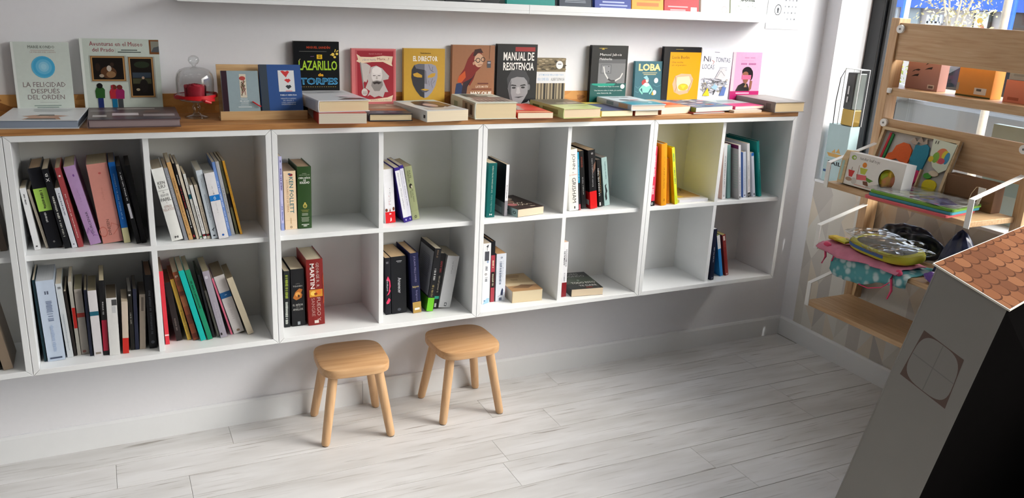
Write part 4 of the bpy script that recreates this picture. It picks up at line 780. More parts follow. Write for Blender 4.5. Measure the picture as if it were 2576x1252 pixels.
faceout((1252.4,110), (1353.2,112.3), 0.0175, '#1a1b1f', 'black book with a grey portrait under big white capitals', k=0.95, front=[
    ('r',.44,.885,.94,.955,'#9a2a2c'), ('t','MANUAL DE',.15,.735,.92,.87,'#eceae6',0,.02), ('t','RESISTENCIA',.15,.575,.92,.705,'#eceae6',0,.02),
    ('p',[(.28,.28),(.29,.42),(.36,.52),(.52,.56),(.7,.52),(.78,.42),(.8,.3),(.78,.2),(.7,.1),(.62,.02),(.44,.02),(.34,.1)],'#8f9094'), ('p',[(.28,.3),(.25,.44),(.34,.56),(.5,.6),(.72,.56),(.82,.44),(.8,.3),(.76,.4),(.68,.46),(.5,.47),(.36,.44)],'#3e3f44'),
    ('p',[(.28,.3),(.36,.42),(.36,.2),(.42,.06),(.34,.1)],'#5c5d62'), ('p',[(.34,.325),(.5,.315),(.48,.335),(.38,.345)],'#26272a'), ('p',[(.58,.315),(.74,.33),(.7,.35),(.6,.335)],'#26272a'), ('e',.43,.29,.05,.016,'#2a2b2e'), ('e',.66,.295,.05,.016,'#2a2b2e'), ('p',[(.51,.3),(.57,.3),(.6,.2),(.54,.185),(.49,.2)],'#a9aaae'), ('p',[(.44,.135),(.56,.12),(.7,.15),(.58,.145)],'#3a3a3e'), ('e',.81,.3,.03,.05,'#77787c'), ('p',[(.6,.02),(.86,.02),(.82,.08),(.78,.05)],'#c9c9cc')])
faceout((1350.8,145), (1423.7,146.3), 0.016, '#8a7c66', 'small book with a forest photograph and a white title strip', k=0.81, front=[
    ('r',0,.68,1,1,'#77694f')] + [('e',random.Random(i).random(), .7+.28*random.Random(i+50).random(), .06, .018, ['#a8977a','#544834','#8d7c5e','#3f3626'][i % 4]) for i in range(40)] + [('r',0,.38,1,.66,'#dcdde0'), ('t','SI TÚ ME DICES VEN LO DEJO TODO',.08,.55,.94,.62,'#7fa3c8',0,.01), ('t','PERO DIME VEN',.04,.44,.42,.51,'#7fa3c8'), ('t','ALBERT ESPINOSA',.5,.44,.97,.51,'#4a4c54'),
    ('r',0,0,1,.38,'#a39479')] + [('r',.04+.105*i,0,.04+.105*i+.035+.02*(i%3),.38,['#3a332a','#5b5040','#2e2923'][i % 3]) for i in range(9)] + [('e',.78,.83,.12,.1,'#e4e4e6'),('r',.72,.84,.84,.86,'#5a5a62')], page='#d8d0c0')
faceout((1490.6,113), (1581.5,116), 0.0175, '#17181a', 'black book with a grey bull-horn photograph and teal paper band', k=0.84, front=[
    ('r',.2,.24,.95,.74,'#77787a'), ('r',.2,.66,.95,.74,'#5c5d60'), ('r',.26,.46,.56,.64,'#66676a'), ('r',.29,.48,.53,.62,'#838487'), ('e',.34,.6,.015,.01,'#2c2c2e'),('e',.48,.6,.015,.01,'#2c2c2e'),('e',.48,.5,.015,.01,'#2c2c2e'),
    ('l',[(.34,.6),(.38,.47),(.48,.36)],.005,'#d0cfcc'),('l',[(.48,.36),(.56,.32),(.68,.32)],.006,'#3a3a3c'),('l',[(.68,.32),(.82,.38),(.88,.47)],.005,'#c9c8c5'), ('e',.58,.27,.16,.03,'#3e3e40'), ('e',.3,.945,.12,.01,'#8a7a3a'),('p',[(.26,.92),(.34,.92),(.3,.955)],'#c4a02c'),
    ('t','Manuel Jabois',.22,.79,.82,.85,'#e8e8e8'), ('t','Malaherba',.22,.72,.56,.765,'#d8d8d8'),
    ('r',0,.02,1,.27,'#0e4f4c'), ('p',[(.05,.27),(.7,.27),(.66,.23),(.3,.21),(.05,.24)],'#17917c'), ('t','Manuel Jabois llega a la novela',.22,.195,.8,.22,'#dfe8e4'), ('t','Una historia sobre lo bello y lo terrible',.12,.115,.9,.145,'#dfe8e4'), ('t','una historia de',.2,.07,.6,.095,'#dfe8e4'), ('e',.9,.21,.06,.045,'#e4e8e6')])
faceout((1599.4,154), (1670.3,154), 0.014, '#2f6472', 'small teal book with cream title and a drawn girl with a wolf', k=0.79, front=[
    ('t','LOBA',.12,.73,.9,.93,'#e8cf92',0,.04), ('r',.26,.665,.78,.685,'#b8b48a'), ('r',.3,.62,.74,.64,'#b8b48a'), ('e',.76,.46,.075,.075,'#d4dde0'), ('e',.36,.4,.11,.09,'#a83a3c'), ('e',.44,.46,.05,.06,'#e6dccc'), ('p',[(.3,.55),(.42,.6),(.5,.5),(.42,.47)],'#8cc0cc'), ('p',[(.26,.3),(.34,.36),(.52,.36),(.6,.28),(.5,.12),(.3,.12)],'#7fcac0'), ('p',[(.3,.34),(.38,.4),(.5,.38),(.54,.32),(.42,.28)],'#e8ece6'), ('l',[(.3,.32),(.18,.2),(.3,.08)],.006,'#7fcac0'), ('l',[(.54,.32),(.64,.2),(.54,.08)],.006,'#7fcac0'), ('e',.72,.12,.07,.07,'#c8d4d4'), ('p',[(.62,.06),(.7,.04),(.66,.16)],'#d8b04a'), ('l',[(.04,.3),(.12,.24),(.2,.3)],.0012,'#5a96a0'),('l',[(.66,.34),(.8,.28),(.95,.34)],.0012,'#5a96a0'),('l',[(.04,.16),(.12,.12),(.2,.16)],.0012,'#5a96a0')], page='#e0d6bc')
faceout((1673,117), (1765.8,119), 0.0175, '#17191f', 'black book with an orange panel and a cut-glass tumbler', k=0.85, front=[
    ('r',.16,.03,1,.895,'#e6a315'), ('t','Lucía Berlin',.22,.765,.68,.825,'#5e451c'), ('t','Una noche',.22,.68,.52,.715,'#6a4d1e'), ('t','en el paraíso',.22,.615,.62,.655,'#6a4d1e'), ('r',.3,.945,.5,.955,'#8a7a3a'),
    ('p',[(.34,.42),(.5,.47),(.76,.46),(.84,.36),(.8,.2),(.72,.08),(.5,.04),(.34,.1),(.28,.26)],'#d8b090'), ('p',[(.4,.4),(.72,.42),(.78,.3),(.7,.14),(.46,.12),(.38,.26)],'#ecd4b4'), ('e',.58,.2,.14,.07,'#e6b83a'), ('p',[(.5,.24),(.66,.24),(.58,.16)],'#f0e23c'), ('l',[(.34,.42),(.4,.2),(.36,.1)],.002,'#a8785c'),('l',[(.82,.36),(.74,.2),(.72,.1)],.002,'#b08468')], rough=.22)
rng = random.Random(11)
crowd = [('e',.1+.8*rng.random(),.12+.26*rng.random(),.03,.02,['#c8c4c4','#9aa4b4','#d8cfae','#b8b2ae','#8a8a90'][i % 5]) for i in range(40)] + [('l',[(.05+.9*rng.random(),.06+.34*rng.random()) for _ in range(3)],.0011,'#5a5a5e') for i in range(16)]
faceout((1767.8,120), (1845.7,126), 0.014, '#dfe0ea', 'white book with sketched crowd and hand-drawn grey title', k=0.88, front=[
    ('r',.4,.925,.56,.935,'#7a7a84'), ('t','Ni',.08,.73,.3,.84,'#4a4e58'), ('t','TONTAS',.46,.735,.93,.83,'#6d7482'), ('t','LOCAS',.06,.58,.44,.675,'#6d7482'), ('l',[(.34,.76),(.42,.74),(.38,.68)],.002,'#c07a70')] + lines(.55,.57,.92,.65,3,'#9a9ca4',.4,23) + crowd + [('p',[(.5,.4),(.62,.58),(.78,.62),(.84,.44),(.7,.38)],'#cfcdd0'),('l',[(.55,.42),(.66,.56),(.8,.46)],.0016,'#4a4a50'),('p',[(.16,.03),(.3,.2),(.38,.03)],'#dcc42e'),('p',[(.7,.05),(.78,.24),(.9,.22),(.86,.05)],'#5f78b4'),('p',[(.4,.2),(.5,.28),(.62,.24),(.58,.16)],'#9cc0d8'),('l',[(.5,.06),(.54,.16)],.004,'#2e2e32')], page='#d8d8d8')
faceout((1845.7,131), (1918.6,132), 0.016, '#dfa3c4', 'pink book with a blindfolded figure in black', k=0.83, front=[
    ('r',0,0,.1,1,'#cfc4cc'), ('r',.4,.862,.56,.885,'#c088aa'),('r',.6,.862,.76,.885,'#c088aa'), ('r',.3,.8,.72,.812,'#d294b6'), *[('r',.3+.052*i,.715,.338+.052*i,.755,'#b06a9a') for i in range(10) if i!=4],
    ('p',[(.17,.1),(.26,.24),(.42,.3),(.58,.28),(.68,.1)],'#1f1c20'), ('e',.5,.44,.1,.16,'#8a5a48'), ('e',.53,.56,.17,.11,'#1d1b20'), ('e',.68,.48,.06,.12,'#1d1b20'), ('e',.48,.5,.1,.06,'#94604c'), ('r',.36,.38,.68,.48,'#e0688e'), ('p',[(.46,.2),(.52,.3),(.56,.2)],'#9a7a5a'), ('p',[(.66,.36),(.74,.34),(.72,.16),(.64,.1)],'#8f604c'),
    ('r',0,.02,1,.11,'#b8266c'), ('r',.2,.05,.66,.075,'#e8c0d4')], rough=.22)
# --- wooden book rest with two small hardbacks
L0 = onZ(554.8,302.7,CT); L1 = onZ(776.4,300.7,CT); yl = (L0.y + L1.y) / 2; wl_ = L1.x - L0.x
rest = thing('book_rest', 'light wooden book rest with a front lip holding two small hardbacks', 'book rest', (L0.x, yl, CT + .0003))
M_REST = wood('light_plywood', '#b08a5c', '#c49f70', '#cfae82', 0, 5.0, 14.0, .5)
G().box((0, 0, 0), (wl_, .007, .027)).build('front_lip', M_REST, rest, bevel=.0008)
G().box((0, .007, 0), (wl_, .060, .006)).build('base_board', M_REST, rest, bevel=.0008)
ta = math.radians(15); bh = .158
G().prism([(.045, .006), (.045 + math.sin(ta) * bh, .006 + math.cos(ta) * bh), (.045 + math.sin(ta) * bh + .006, .006 + math.cos(ta) * bh), (.052, .006)], 0, .004, wl_ - .012).build('back_board', M_REST, rest)
rest_g = 'small hardbacks on the wooden book rest'
b1 = faceout((554.8,177.9), (647.6,177.9), 0.016, '#8fa0a6', 'small grey-blue hardback with a dark spine strip on the book rest', k=0.92, front=[
    ('r',0,0,.15,1,'#33202a'), ('r',.48,.36,.66,.92,'#cfc6b4'), ('e',.56,.82,.085,.05,'#b04a44')] + [('l',[(.49+.15*rng.random(),.4+.4*rng.random()),(.49+.15*rng.random(),.4+.4*rng.random())],.0016,['#6a4a34','#9a5a5a','#5c6440','#3f4a38'][i % 4]) for i in range(18)] + [('t','Versos',.47,.315,.66,.34,'#e6eaea',0,.02), ('t','de amor',.45,.265,.7,.295,'#e6eaea',0,.02), ('r',.48,.22,.68,.235,'#c8d0d2'), ('r',.47,.175,.68,.185,'#c8d0d2'), ('r',.4,.125,.76,.145,'#c8d0d2'), ('r',.5,.005,.7,.015,'#c8d0d2')], ybot=yl + .0085 + .001, tilt=15, z=CT + .0065, hard=True, group=rest_g, over=0)
b2 = faceout((650.6,161.9), (754.4,162.9), 0.018, '#31518a', 'small navy hardback with hearts on a silver panel on the book rest', k=0.95, front=[
    ('r',0,0,.18,1,'#39434f'), ('r',.44,.44,.83,.88,'#d2d4d6'), ('p',[(.5,.865),(.56,.875),(.62,.855),(.68,.875),(.72,.85),(.66,.78),(.63,.735),(.57,.79)],'#c63a3c'), ('p',[(.58,.68),(.64,.71),(.66,.7),(.7,.71),(.74,.67),(.67,.62)],'#c63a3c'), ('p',[(.6,.55),(.65,.58),(.67,.57),(.72,.58),(.75,.54),(.67,.49)],'#333a40'), ('r',.6,.445,.76,.462,'#d08084'), ('t','PABLO NERUDA',.46,.355,.86,.385,'#dfe4ec',0,.02), ('t','VEINTE POEMAS',.46,.285,.84,.31,'#cfd6e2'), ('t','DE AMOR Y',.52,.245,.78,.268,'#cfd6e2'), ('t','UNA CANCIÓN',.48,.205,.82,.23,'#cfd6e2'), ('t','DESESPERADA',.48,.165,.82,.19,'#cfd6e2'), ('r',.54,.02,.74,.03,'#b8c2d4')], ybot=yl + .0085 + .001, tilt=15, z=CT + .0065, hard=True, group=rest_g, over=0)
rb = G().tube([(0, 0, .0), (.008, -.003, -.006), (.016, -.004, -.012), (.024, -.004, -.016)], .0022, 6)
rbo = rb.build('ribbon_marker', pm('red_satin', '#c01f28', .4), b1); rbo.location = (.0195, .085, .044); rbo['label'] = 'red satin ribbon marker'; rbo.rotation_euler = (0, 0, math.radians(90))

# ================================================================== BOOKS LYING ON THE WORKTOP
LY = 'books lying flat on the worktop'
def lie(FBL, FBR, FTL, h, col, label, front=(), z=CT, hard=False, page='#e6d9bf', spine=(), t=None, group=LY, back=None, dx=0, dy=0):
    P = onZ(*FBL, z); Q = onZ(*FBR, z); P.x += dx; Q.x += dx; P.y += dy; Q.y += dy
    Y = (Q - P); Y.z = 0; w = Y.length; Y.normalize(); X = V((0, 0, 1)); Z = X.cross(Y)
    if t is None: t = onY(*FTL, P.y).z - z
    if back is not None: h = min(h, (back - min(P.y, Q.y)) / Z.y)
    # local z runs from the front (page) edge to the wall
    o = V((P.x, P.y, z + .0003))
    return book(frame(o, X, Y, Z), t, h, w, col, label, hard, page, spine, front, (), group), z + .0003 + t
BK = -.034          # lying books end in front of the face-out row
lie((-8,325), (199,323.6), (-8,302), .24, '#d8dadb', 'white hardback lying flat with a cropped face on its cover', [('p',[(.3,.03),(.78,.03),(.72,.22),(.84,.3),(.66,.36),(.4,.36),(.26,.28),(.36,.2)],'#b98a6e'), ('p',[(.34,.03),(.72,.03),(.7,.1),(.36,.1)],'#1f1c1e'), ('p',[(.42,.3),(.66,.3),(.64,.4),(.46,.4)],'#4c4038'), ('e',.54,.24,.06,.06,'#caa084')] + lines(.3,.66,.8,.9,3,'#c2c6c8',.4,31), hard=True, page='#8c97a8', back=BK)
lie((221.7,323.6), (456,318.8), (220,302), .24, '#5b4a4c', 'brown photo-covered album lying flat with rippled pages', [('r',.02,.62,.3,.78,'#7a6e72'),('r',.26,.3,.55,.5,'#cfc4c8'),('r',.6,.22,.95,.4,'#9a8e90'),('r',.05,.2,.2,.36,'#b8b0b0'),('r',.32,.8,.75,.9,'#a89c9a'),('p',[(0,0),(1,0),(1,.12),(.5,.2),(0,.1)],'#4c4650'),('r',.62,.52,.8,.7,'#6a4e48')], hard=True, page='#8d7b7c', back=BK)
_, zt = lie((801.4,312.6), (923,311.6), (801,284.7), .245, '#b0312e', 'white-topped book with a red spine, under the open-cover volume', [], page='#d6ccba', spine=[('r',0,.45,1,1,'#c9c4be')], back=-.036)
lie((802,283.7), (930,279.7), (803.4,249.7), .245, '#cfcfd2', 'thick pale hardback lying on the red-spined book', [('r',.1,.72,.9,.9,'#b8babe'),('p',[(.4,.06),(.62,.2),(.9,.16),(.98,.02)],'#4a3c3a'),('r',.55,.26,.7,.32,'#33343a'),('p',[(.5,.4),(.98,.1),(.98,.55)],'#dccfd6')] + lines(.3,.76,.75,.88,2,'#8a8a90',.5,33), z=zt, hard=True, page='#d8c49e', spine=[('r',.1,.1,.9,.5,'#b4bac4')], t=.036, back=-.036)
lie((929,305.6), (1037.7,304.6), (933,286.7), .225, '#20242e', 'navy low hardback with a brown landscape cover lying flat', [('r',0,.5,1,1,'#8a7260'),('r',0,.3,1,.5,'#9a5a34'),('r',0,.0,1,.3,'#3a3a4a'),('p',[(.1,.55),(.5,.75),(.9,.55)],'#a8907a'),('e',.3,.16,.1,.07,'#6a6a7a'),('e',.6,.2,.1,.07,'#5a6a74'),('r',.7,.84,.95,.92,'#cfc0b0')], hard=True, page='#d3bf9a', back=BK)
lie((1073.7,307.6), (1177.5,302.6), (1072.7,279.7), .245, '#d8dad8', 'white book with a dark-haired figure lying askew', [('p',[(.3,.86),(.6,.95),(.85,.8),(.8,.4),(.6,.25),(.3,.3),(.2,.6)],'#4a3636'),('e',.5,.5,.14,.16,'#c8a898'),('p',[(.6,.9),(.95,.8),(.95,.4),(.75,.3)],'#7a5c3c'),('p',[(.1,.1),(.9,.1),(.85,.3),(.5,.25),(.15,.3)],'#c9c0b4'),('r',.0,.9,1,1,'#bcd0d0')], page='#dccdb2', spine=[('r',.3,.04,.6,.09,'#3a3a40')], back=BK)
lie((1195.5,300.6), (1300,298.6), (1197.5,258.7), .24, '#d5d8cc', 'very thick hardback with a street-scene jacket lying flat', [('r',.2,.35,1,.6,'#8a766c'),('r',.1,.1,1,.4,'#b8a89c'),('r',.15,.62,.7,.95,'#5a5c50'),('r',.5,.72,.95,.9,'#c8ccbe'),('r',.52,.75,.9,.79,'#6a6a58'),('r',.52,.82,.8,.85,'#6a6a58')]+[('r',.15+.1*i,.12,.2+.1*i,.34,['#5a4640','#7a6860','#4a3a36'][i % 3]) for i in range(8)], hard=True, page='#dcc8a2', spine=[('r',.1,.05,.9,.5,'#a89684'),('r',.2,.1,.8,.2,'#4a3c38'),('r',.2,.3,.8,.4,'#5a4a42'),('r',.3,.7,.7,.85,'#9aa898')], back=BK)
lie((1302,298.6), (1390.8,297.6), (1304,283.7), .225, '#cf3f2c', 'red paperback with a curling cover lying flat', [('r',.0,.3,.5,1,'#b8a69a'),('r',.4,.25,.98,.55,'#d84a3c'),('p',[(.05,.4),(.3,.9),(.5,.9),(.2,.3)],'#4a3c3a'),('r',.05,.02,.98,.14,'#e4a070')], page='#ead9bf', back=BK)
lie((1417.7,298.6), (1511.6,295.6), (1416.7,273.7), .24, '#bfc98a', 'pale green thick hardback lying flat with a dark photo top', [('r',0,.42,1,1,'#6b6450'),('r',.1,.5,.9,.9,'#544e40'),('r',.32,.53,.56,.6,'#a8a494'),('r',.62,.53,.88,.6,'#a8a494'),('r',.35,.25,.9,.28,'#8f9a62')], hard=True, page='#d9c3a4', spine=[('r',.25,.15,.75,.6,'#8f8a54'),('r',.3,.7,.7,.9,'#6a6a3c')], back=BK)
_, zl = lie((1512.6,293.7), (1591,291.7), (1513.5,279.7), .225, '#cbb84e', 'thin yellow-edged navy paperback under the pale blue hardback', [('r',.0,.0,1,.8,'#4a4e74'),('r',0,.8,1,1,'#d0c060')], page='#e8dcbc', back=BK)
_, zl2 = lie((1597,291.7), (1655,289.7), (1597,280), .225, '#8a3a2c', 'thin cream-edged paperback under the pale blue hardback', [], page='#e4d6bc', t=zl - CT - .0003, back=BK)
lie((1588.4,278.7), (1674,276.7), (1588.4,257.7), .24, '#c4ced6', 'pale blue hardback lying across two thin paperbacks', [('r',0,.0,1,.35,'#3f93a8'),('p',[(.1,.35),(.5,.5),(.9,.3),(.6,.2)],'#6a8a96'),('e',.35,.55,.14,.07,'#34363c'),('r',.5,.5,.75,.56,'#c05a6a'),('r',.22,.82,.5,.88,'#6a7076'),('r',.56,.82,.78,.88,'#6a7076'),('e',.75,.2,.05,.04,'#d8e0e4')], z=max(zl, zl2), hard=True, page='#d8cabb', spine=[('r',.15,.1,.85,.35,'#d8b48a'),('r',.2,.5,.8,.7,'#7d98a4')], t=.021, back=BK)
lie((1663,288.7), (1735,284.7), (1664,270.7), .215, '#d88a6a', 'salmon paperback lying with an orange cover stripe', [('r',.0,.2,1,.5,'#d8483c'),('r',0,.5,1,1,'#c8a890'),('r',.02,.1,.3,.3,'#e0862c')], page='#e6d8bc', back=BK)
_, zp = lie((1743.9,287.7), (1822.7,284.7), (1743.9,281), .215, '#a03c34', 'thin red-spined grey book under the blue patterned one', [], page='#b9b6b0', t=.006, back=BK)
lie((1750,282.7), (1842,277.7), (1757.8,264.7), .225, '#46618c', 'blue leaf-patterned hardback lying with pages edged green', [('e',.1+.8*rng.random(),.1+.8*rng.random(),.09,.035,['#8aa6c4','#c0ccd8','#31466a','#6f8fae','#9ab08a','#c86a4a'][i % 6]) for i in range(34)], z=zp, page='#e8e2cc', spine=[('r',.0,.0,1,.12,'#8a9a3c')], t=.018, back=BK)
_, zq = lie((1846,284.7), (1915.6,282.7), (1846,274), .215, '#d8c8bc', 'cream book under the pink paperback', [], page='#e0cfba', t=.010, back=BK)
lie((1849,275.7), (1921,272.7), (1849,262.5), .215, '#cf3f7a', 'pink paperback lying on the cream book', [('r',0,.35,1,1,'#aab4b6'),('p',[(0,.1),(.5,.3),(1,.2),(1,.4),(0,.4)],'#c23a74'),('p',[(.1,.6),(.6,.5),(.9,.8),(.4,.9)],'#8a9a9c')], z=zq, page='#e8dccb', t=.012, back=BK)
lie((1948.6,283.7), (2022.5,281.7), (1949.6,257.7), .235, '#8f8b8a', 'thick grey book lying past the end of the worktop', [('r',.25,.2,.75,.8,'#9d9998')], hard=True, page='#dec69c', spine=[('r',.2,.1,.8,.22,'#6f6b6a')], back=-.03)

# ================================================================== BOOKS LYING IN CELLS
def lie_cell(crop, FBL, FBR, FTL, z, *a, **k):
    ox, oy, s = crop; q = lambda p: (ox + p[0] / s, oy + p[1] / s)
    return lie(q(FBL), q(FBR), q(FTL), *a, z=z, **k)
LC = 'books lying flat inside the cabinet cells'
lie_cell((1180,330,4.636), (565,1006), (866,962), (568,915), ZU, .19, '#3c2f2c', 'dark book with a floral cover lying by the teal spine', [('e',.3,.6,.2,.14,'#8a6a5a'),('e',.2,.35,.16,.1,'#b46a6c'),('e',.5,.75,.14,.08,'#c0aa98'),('l',[(.3,.38),(.36,.46),(.42,.36),(.5,.45),(.58,.36),(.68,.44)],.003,'#cfc4b0'),('l',[(.32,.25),(.4,.33),(.46,.23),(.55,.32),(.63,.23),(.72,.31),(.84,.25)],.003,'#cfc4b0'),('r',.62,.1,.8,.14,'#a89a8a')], page='#dccbb0', spine=[('r',0,0,1,.5,'#a9c4c4'),('o',.5,.1,.2,.05,'#3a4a4a',.6),('r',.4,.3,.6,.34,'#3a4a4a')], group=LC)
lie_cell((1180,560,5.216), (562,1055), (956,1016), (575,905), ZL, .19, '#c8ad84', 'beige paperback with a desert cover lying by white spines', [('r',0,.0,1,.3,'#a8825a'),('r',0,.3,1,.45,'#dcc6a0'),('p',[(.1,.2),(.5,.35),(.9,.28),(.6,.12)],'#7a5c40'),('r',.2,.85,.75,.89,'#9a7a58'),('r',.2,.77,.7,.81,'#9a7a58')]+lines(.3,.6,.6,.7,3,'#8a6a48',.3,34), page='#d8c8a6', spine=[('r',0,.0,1,.35,'#b8b0a4'),('r',0,.35,1,1,'#b0322c')], group=LC)
lie_cell((1180,560,5.216), (1338,974), (1752,942), (1345,878), ZL, .19, '#2a2c2b', 'dark thriller lying flat with grey capitals on its cover', [('r',0,.3,1,.7,'#3a4238'),('t','DOLORES',.05,.84,.72,.93,'#a4a6a2'),('t','REDONDO',.05,.7,.85,.8,'#a4a6a2'),('t','TODO ESTO',.2,.3,.95,.4,'#c4c4c0'),('t','TE DARÉ',.35,.14,.9,.24,'#c4c4c0'),('e',.5,.5,.04,.03,'#7a8a80'),('r',.5,.05,.7,.09,'#8a3a30')], page='#d8c6aa', group=LC)
_, zk = lie_cell((1600,290,4.638), (502,1022), (838,998), (505,990), ZU, .13, '#dcdce2', 'white pad lying under the kraft notebook', [], page='#dadae2', t=.012, group=LC)
lie_cell((1600,290,4.638), (520,990), (800,970), (520,960), zk, .15, '#b08a58', 'kraft-brown notebook with black running figures lying askew', [('l',[(.2,.5),(.35,.42),(.5,.45),(.7,.4)],.004,'#1c1a18'),('l',[(.35,.42),(.3,.3),(.4,.24)],.004,'#1c1a18'),('l',[(.6,.66),(.75,.6),(.85,.78),(.95,.8)],.004,'#1c1a18'),('e',.25,.52,.04,.03,'#1c1a18'),('e',.88,.82,.04,.03,'#1c1a18'),('o',.3,.85,.2,.07,'#c8b82e',.8),('p',[(0,0),(.3,.0),(.0,.35)],'#d8be12')], page='#c8b088', t=.004, group=LC, dy=.03)

# ================================================================== BOOKS ON THE PICTURE LEDGE
LG = 'books on the picture ledge'
def ledge(u0, u1, col, label, art_, t=.016, v=30):
    a = onY(u0, v, -.104); b = onY(u1, v, -.104); tl = math.radians(8); z = 1.4685
    X = V((0, -math.cos(tl), math.sin(tl))); Z = V((0, math.sin(tl), math.cos(tl)))
    w = b.x - a.x; h = min(.235, w * 1.5)
    o = V((a.x, -.106, z + math.sin(tl) * t)) - X * t
    book(frame(o, X, V((1, 0, 0)), Z), t, h, w, col, label, False, '#e6dcc8', (), art_, (), LG)
ledge(1121, 1256, '#1d2024', 'black book on the ledge with white print at its foot', [('r',.35,.1,.65,.135,'#b8b8b8'),('r',.2,.3,.8,.6,'#33373c')], v=6)
ledge(1275, 1396, '#138c84', 'turquoise book on the ledge with a yellow curl', [('o',.72,.2,.07,.04,'#d8c24e',.6),('r',.1,.3,.9,.9,'#0f756e')], v=18)
ledge(1407, 1487, '#2f3948', 'slate book on the ledge beside the royal blue one', lines(.15,.16,.85,.24,3,'#9aa2ae',.4,41)+[('p',[(0,.4),(1,.5),(1,1),(0,1)],'#4a5a70')], v=22)
ledge(1496, 1587, '#2b3f94', 'royal blue book on the ledge with white small print', lines(.12,.06,.9,.2,3,'#aab4dc',.5,42)+[('r',0,.26,1,1,'#24327a')], v=26)
ledge(1589, 1668, '#e2a234', 'amber book on the ledge with orange capitals', [('r',.15,.14,.85,.2,'#d8742a'),('r',.1,.24,.9,.3,'#d8742a'),('r',0,.38,1,1,'#eab85a')], v=32)
ledge(1670, 1757, '#b5222c', 'red-footed book on the ledge with a teal picture', lines(.1,.08,.68,.18,2,'#dca0a4',.4,43)+[('r',.76,.03,.94,.14,'#ded6cc'),('r',0,.28,1,1,'#3a6a78'),('e',.3,.36,.1,.06,'#d8b8a8'),('e',.62,.36,.1,.06,'#2a1c1c')], v=38)
ledge(1762, 1833, '#e0d2d2', 'blush-white book on the ledge with a round seal', [('o',.82,.14,.1,.07,'#b8a4a4',.8),('l',[(.2,.33),(.3,.38),(.36,.32),(.46,.37),(.54,.32),(.64,.37),(.74,.32),(.84,.36)],.003,'#3a3436'),('r',.55,.0,.6,.3,'#f0eaea')], v=44)
ledge(1836, 1907, '#c9d8ca', 'mint green book on the ledge with black script', [('t','Sofía',.35,.3,.85,.4,'#2c3230',0,.03),('o',.28,.16,.12,.07,'#a8b8aa',.8),('r',.4,.04,.66,.06,'#8a9a8c')]+[('e',.1+.8*rng.random(),.4*rng.random(),.012,.008,'#6a7a6c') for i in range(14)], v=48)
lb = G().box((0, 0, 0), (.022, .05, .05)).build('small_block', pm('ivory_box', '#e4e0d6', .6), None, bevel=.001)
pb = onY(1908, 40, -.1); lb.location = (pb.x + .006, -.09, 1.4685); tag(lb, 'small ivory box at the end of the picture ledge', 'box')
# --- calendar sheet on the wall
A = onY(1925, 72, -.003); Bq = onY(2010, 70, -.003); wq = Bq.x - A.x
cal = thing('wall_calendar', 'white calendar sheet with a ring emblem, hung behind the ledge end', 'calendar', (A.x, -.0005, A.z))
G().box((0, -.0022, 0), (wq, 0, .30)).build('sheet', pm('calendar_paper', '#e2e6ea', .4), cal)
g = G(); pr = [('o',.3,.26,.1,.075,'#4a4e54',.84), ('e',.3,.265,.03,.026,'#4a4e54'), ('p',[(.27,.22),(.33,.22),(.31,.26),(.29,.26)],'#4a4e54')]
for i in range(5):
    for j in range(4):
        if not (i < 1 and j < 1): pr.append(('e', .5 + .105 * j, .14 + .085 * i, .016, .013, '#8a9098' if (i + j) % 3 else '#5a6068'))
art(g, V((0, -.0022, 0)), V((wq, 0, 0)), V((0, 0, .30)), pr); g.build('calendar_print', print_mat(.34), cal)['kind'] = 'stuff'

# ================================================================== GLASS CLOCHE WITH A RED ROSE
cc = onZ(495.8, 295.5, CT)
clo = thing('glass_cloche', 'footed glass cloche over a red ribbon-tied rose', 'cloche', (cc.x, cc.y, CT + .0003))
M_GL = clear_mat('clear_glass', (.95, .965, .965), 1.75, .01, 1.9)
G().lathe([(.0, .0), (.034, .0), (.036, .002), (.030, .006), (.014, .010), (.009, .016), (.0095, .024), (.013, .030), (.011, .036), (.007, .040), (.010, .046), (.0, .047)], n=36).build('foot', M_GL, clo, smooth='all')
G().lathe([(.0, .047), (.02, .047), (.046, .052), (.056, .060), (.059, .068), (.057, .068), (.053, .061), (.044, .055), (.0, .051)], n=40).build('plate', M_GL, clo, smooth='all')
G().lathe([(.0525, .0655), (.0545, .080), (.055, .100), (.0545, .118), (.051, .132), (.043, .143), (.028, .149), (.010, .152), (.0, .153)], n=40).build('dome', M_GL, clo, smooth='all')
G().lathe([(.0, .153), (.006, .154), (.006, .158), (.013, .163), (.0165, .171), (.014, .180), (.006, .185), (.0, .186)], n=24).build('knob', M_GL, clo, smooth='all')
M_ROSE = pm('red_felt_petal', '#a3122a', .7, noise=.2, scale=60, bump=.4)
g = G(); n = 40
for i in range(9):                                   # wrapped petals
    r = .030 - .0028 * i; a0 = i * 2.3; vs = []
    for j in range(13):
        a = a0 + j / 12 * 3.6; k = 1 + .04 * math.sin(5 * a + i)
        vs.append((r * k * math.cos(a), r * k * math.sin(a), .054)); vs.append((r * k * 1.06 * math.cos(a), r * k * 1.06 * math.sin(a), .054 + .040 + .004 * math.sin(j * .9 + i) + i * .0006))
        vs.append((r * k * .9 * math.cos(a), r * k * .9 * math.sin(a), .054 + .043 + i * .0006))
    g.add(vs, [f for j in range(12) for f in ((j * 3, (j + 1) * 3, (j + 1) * 3 + 1, j * 3 + 1), (j * 3 + 1, (j + 1) * 3 + 1, (j + 1) * 3 + 2, j * 3 + 2))])
rose = g.build('rose', M_ROSE, clo, smooth=True)
g = G()
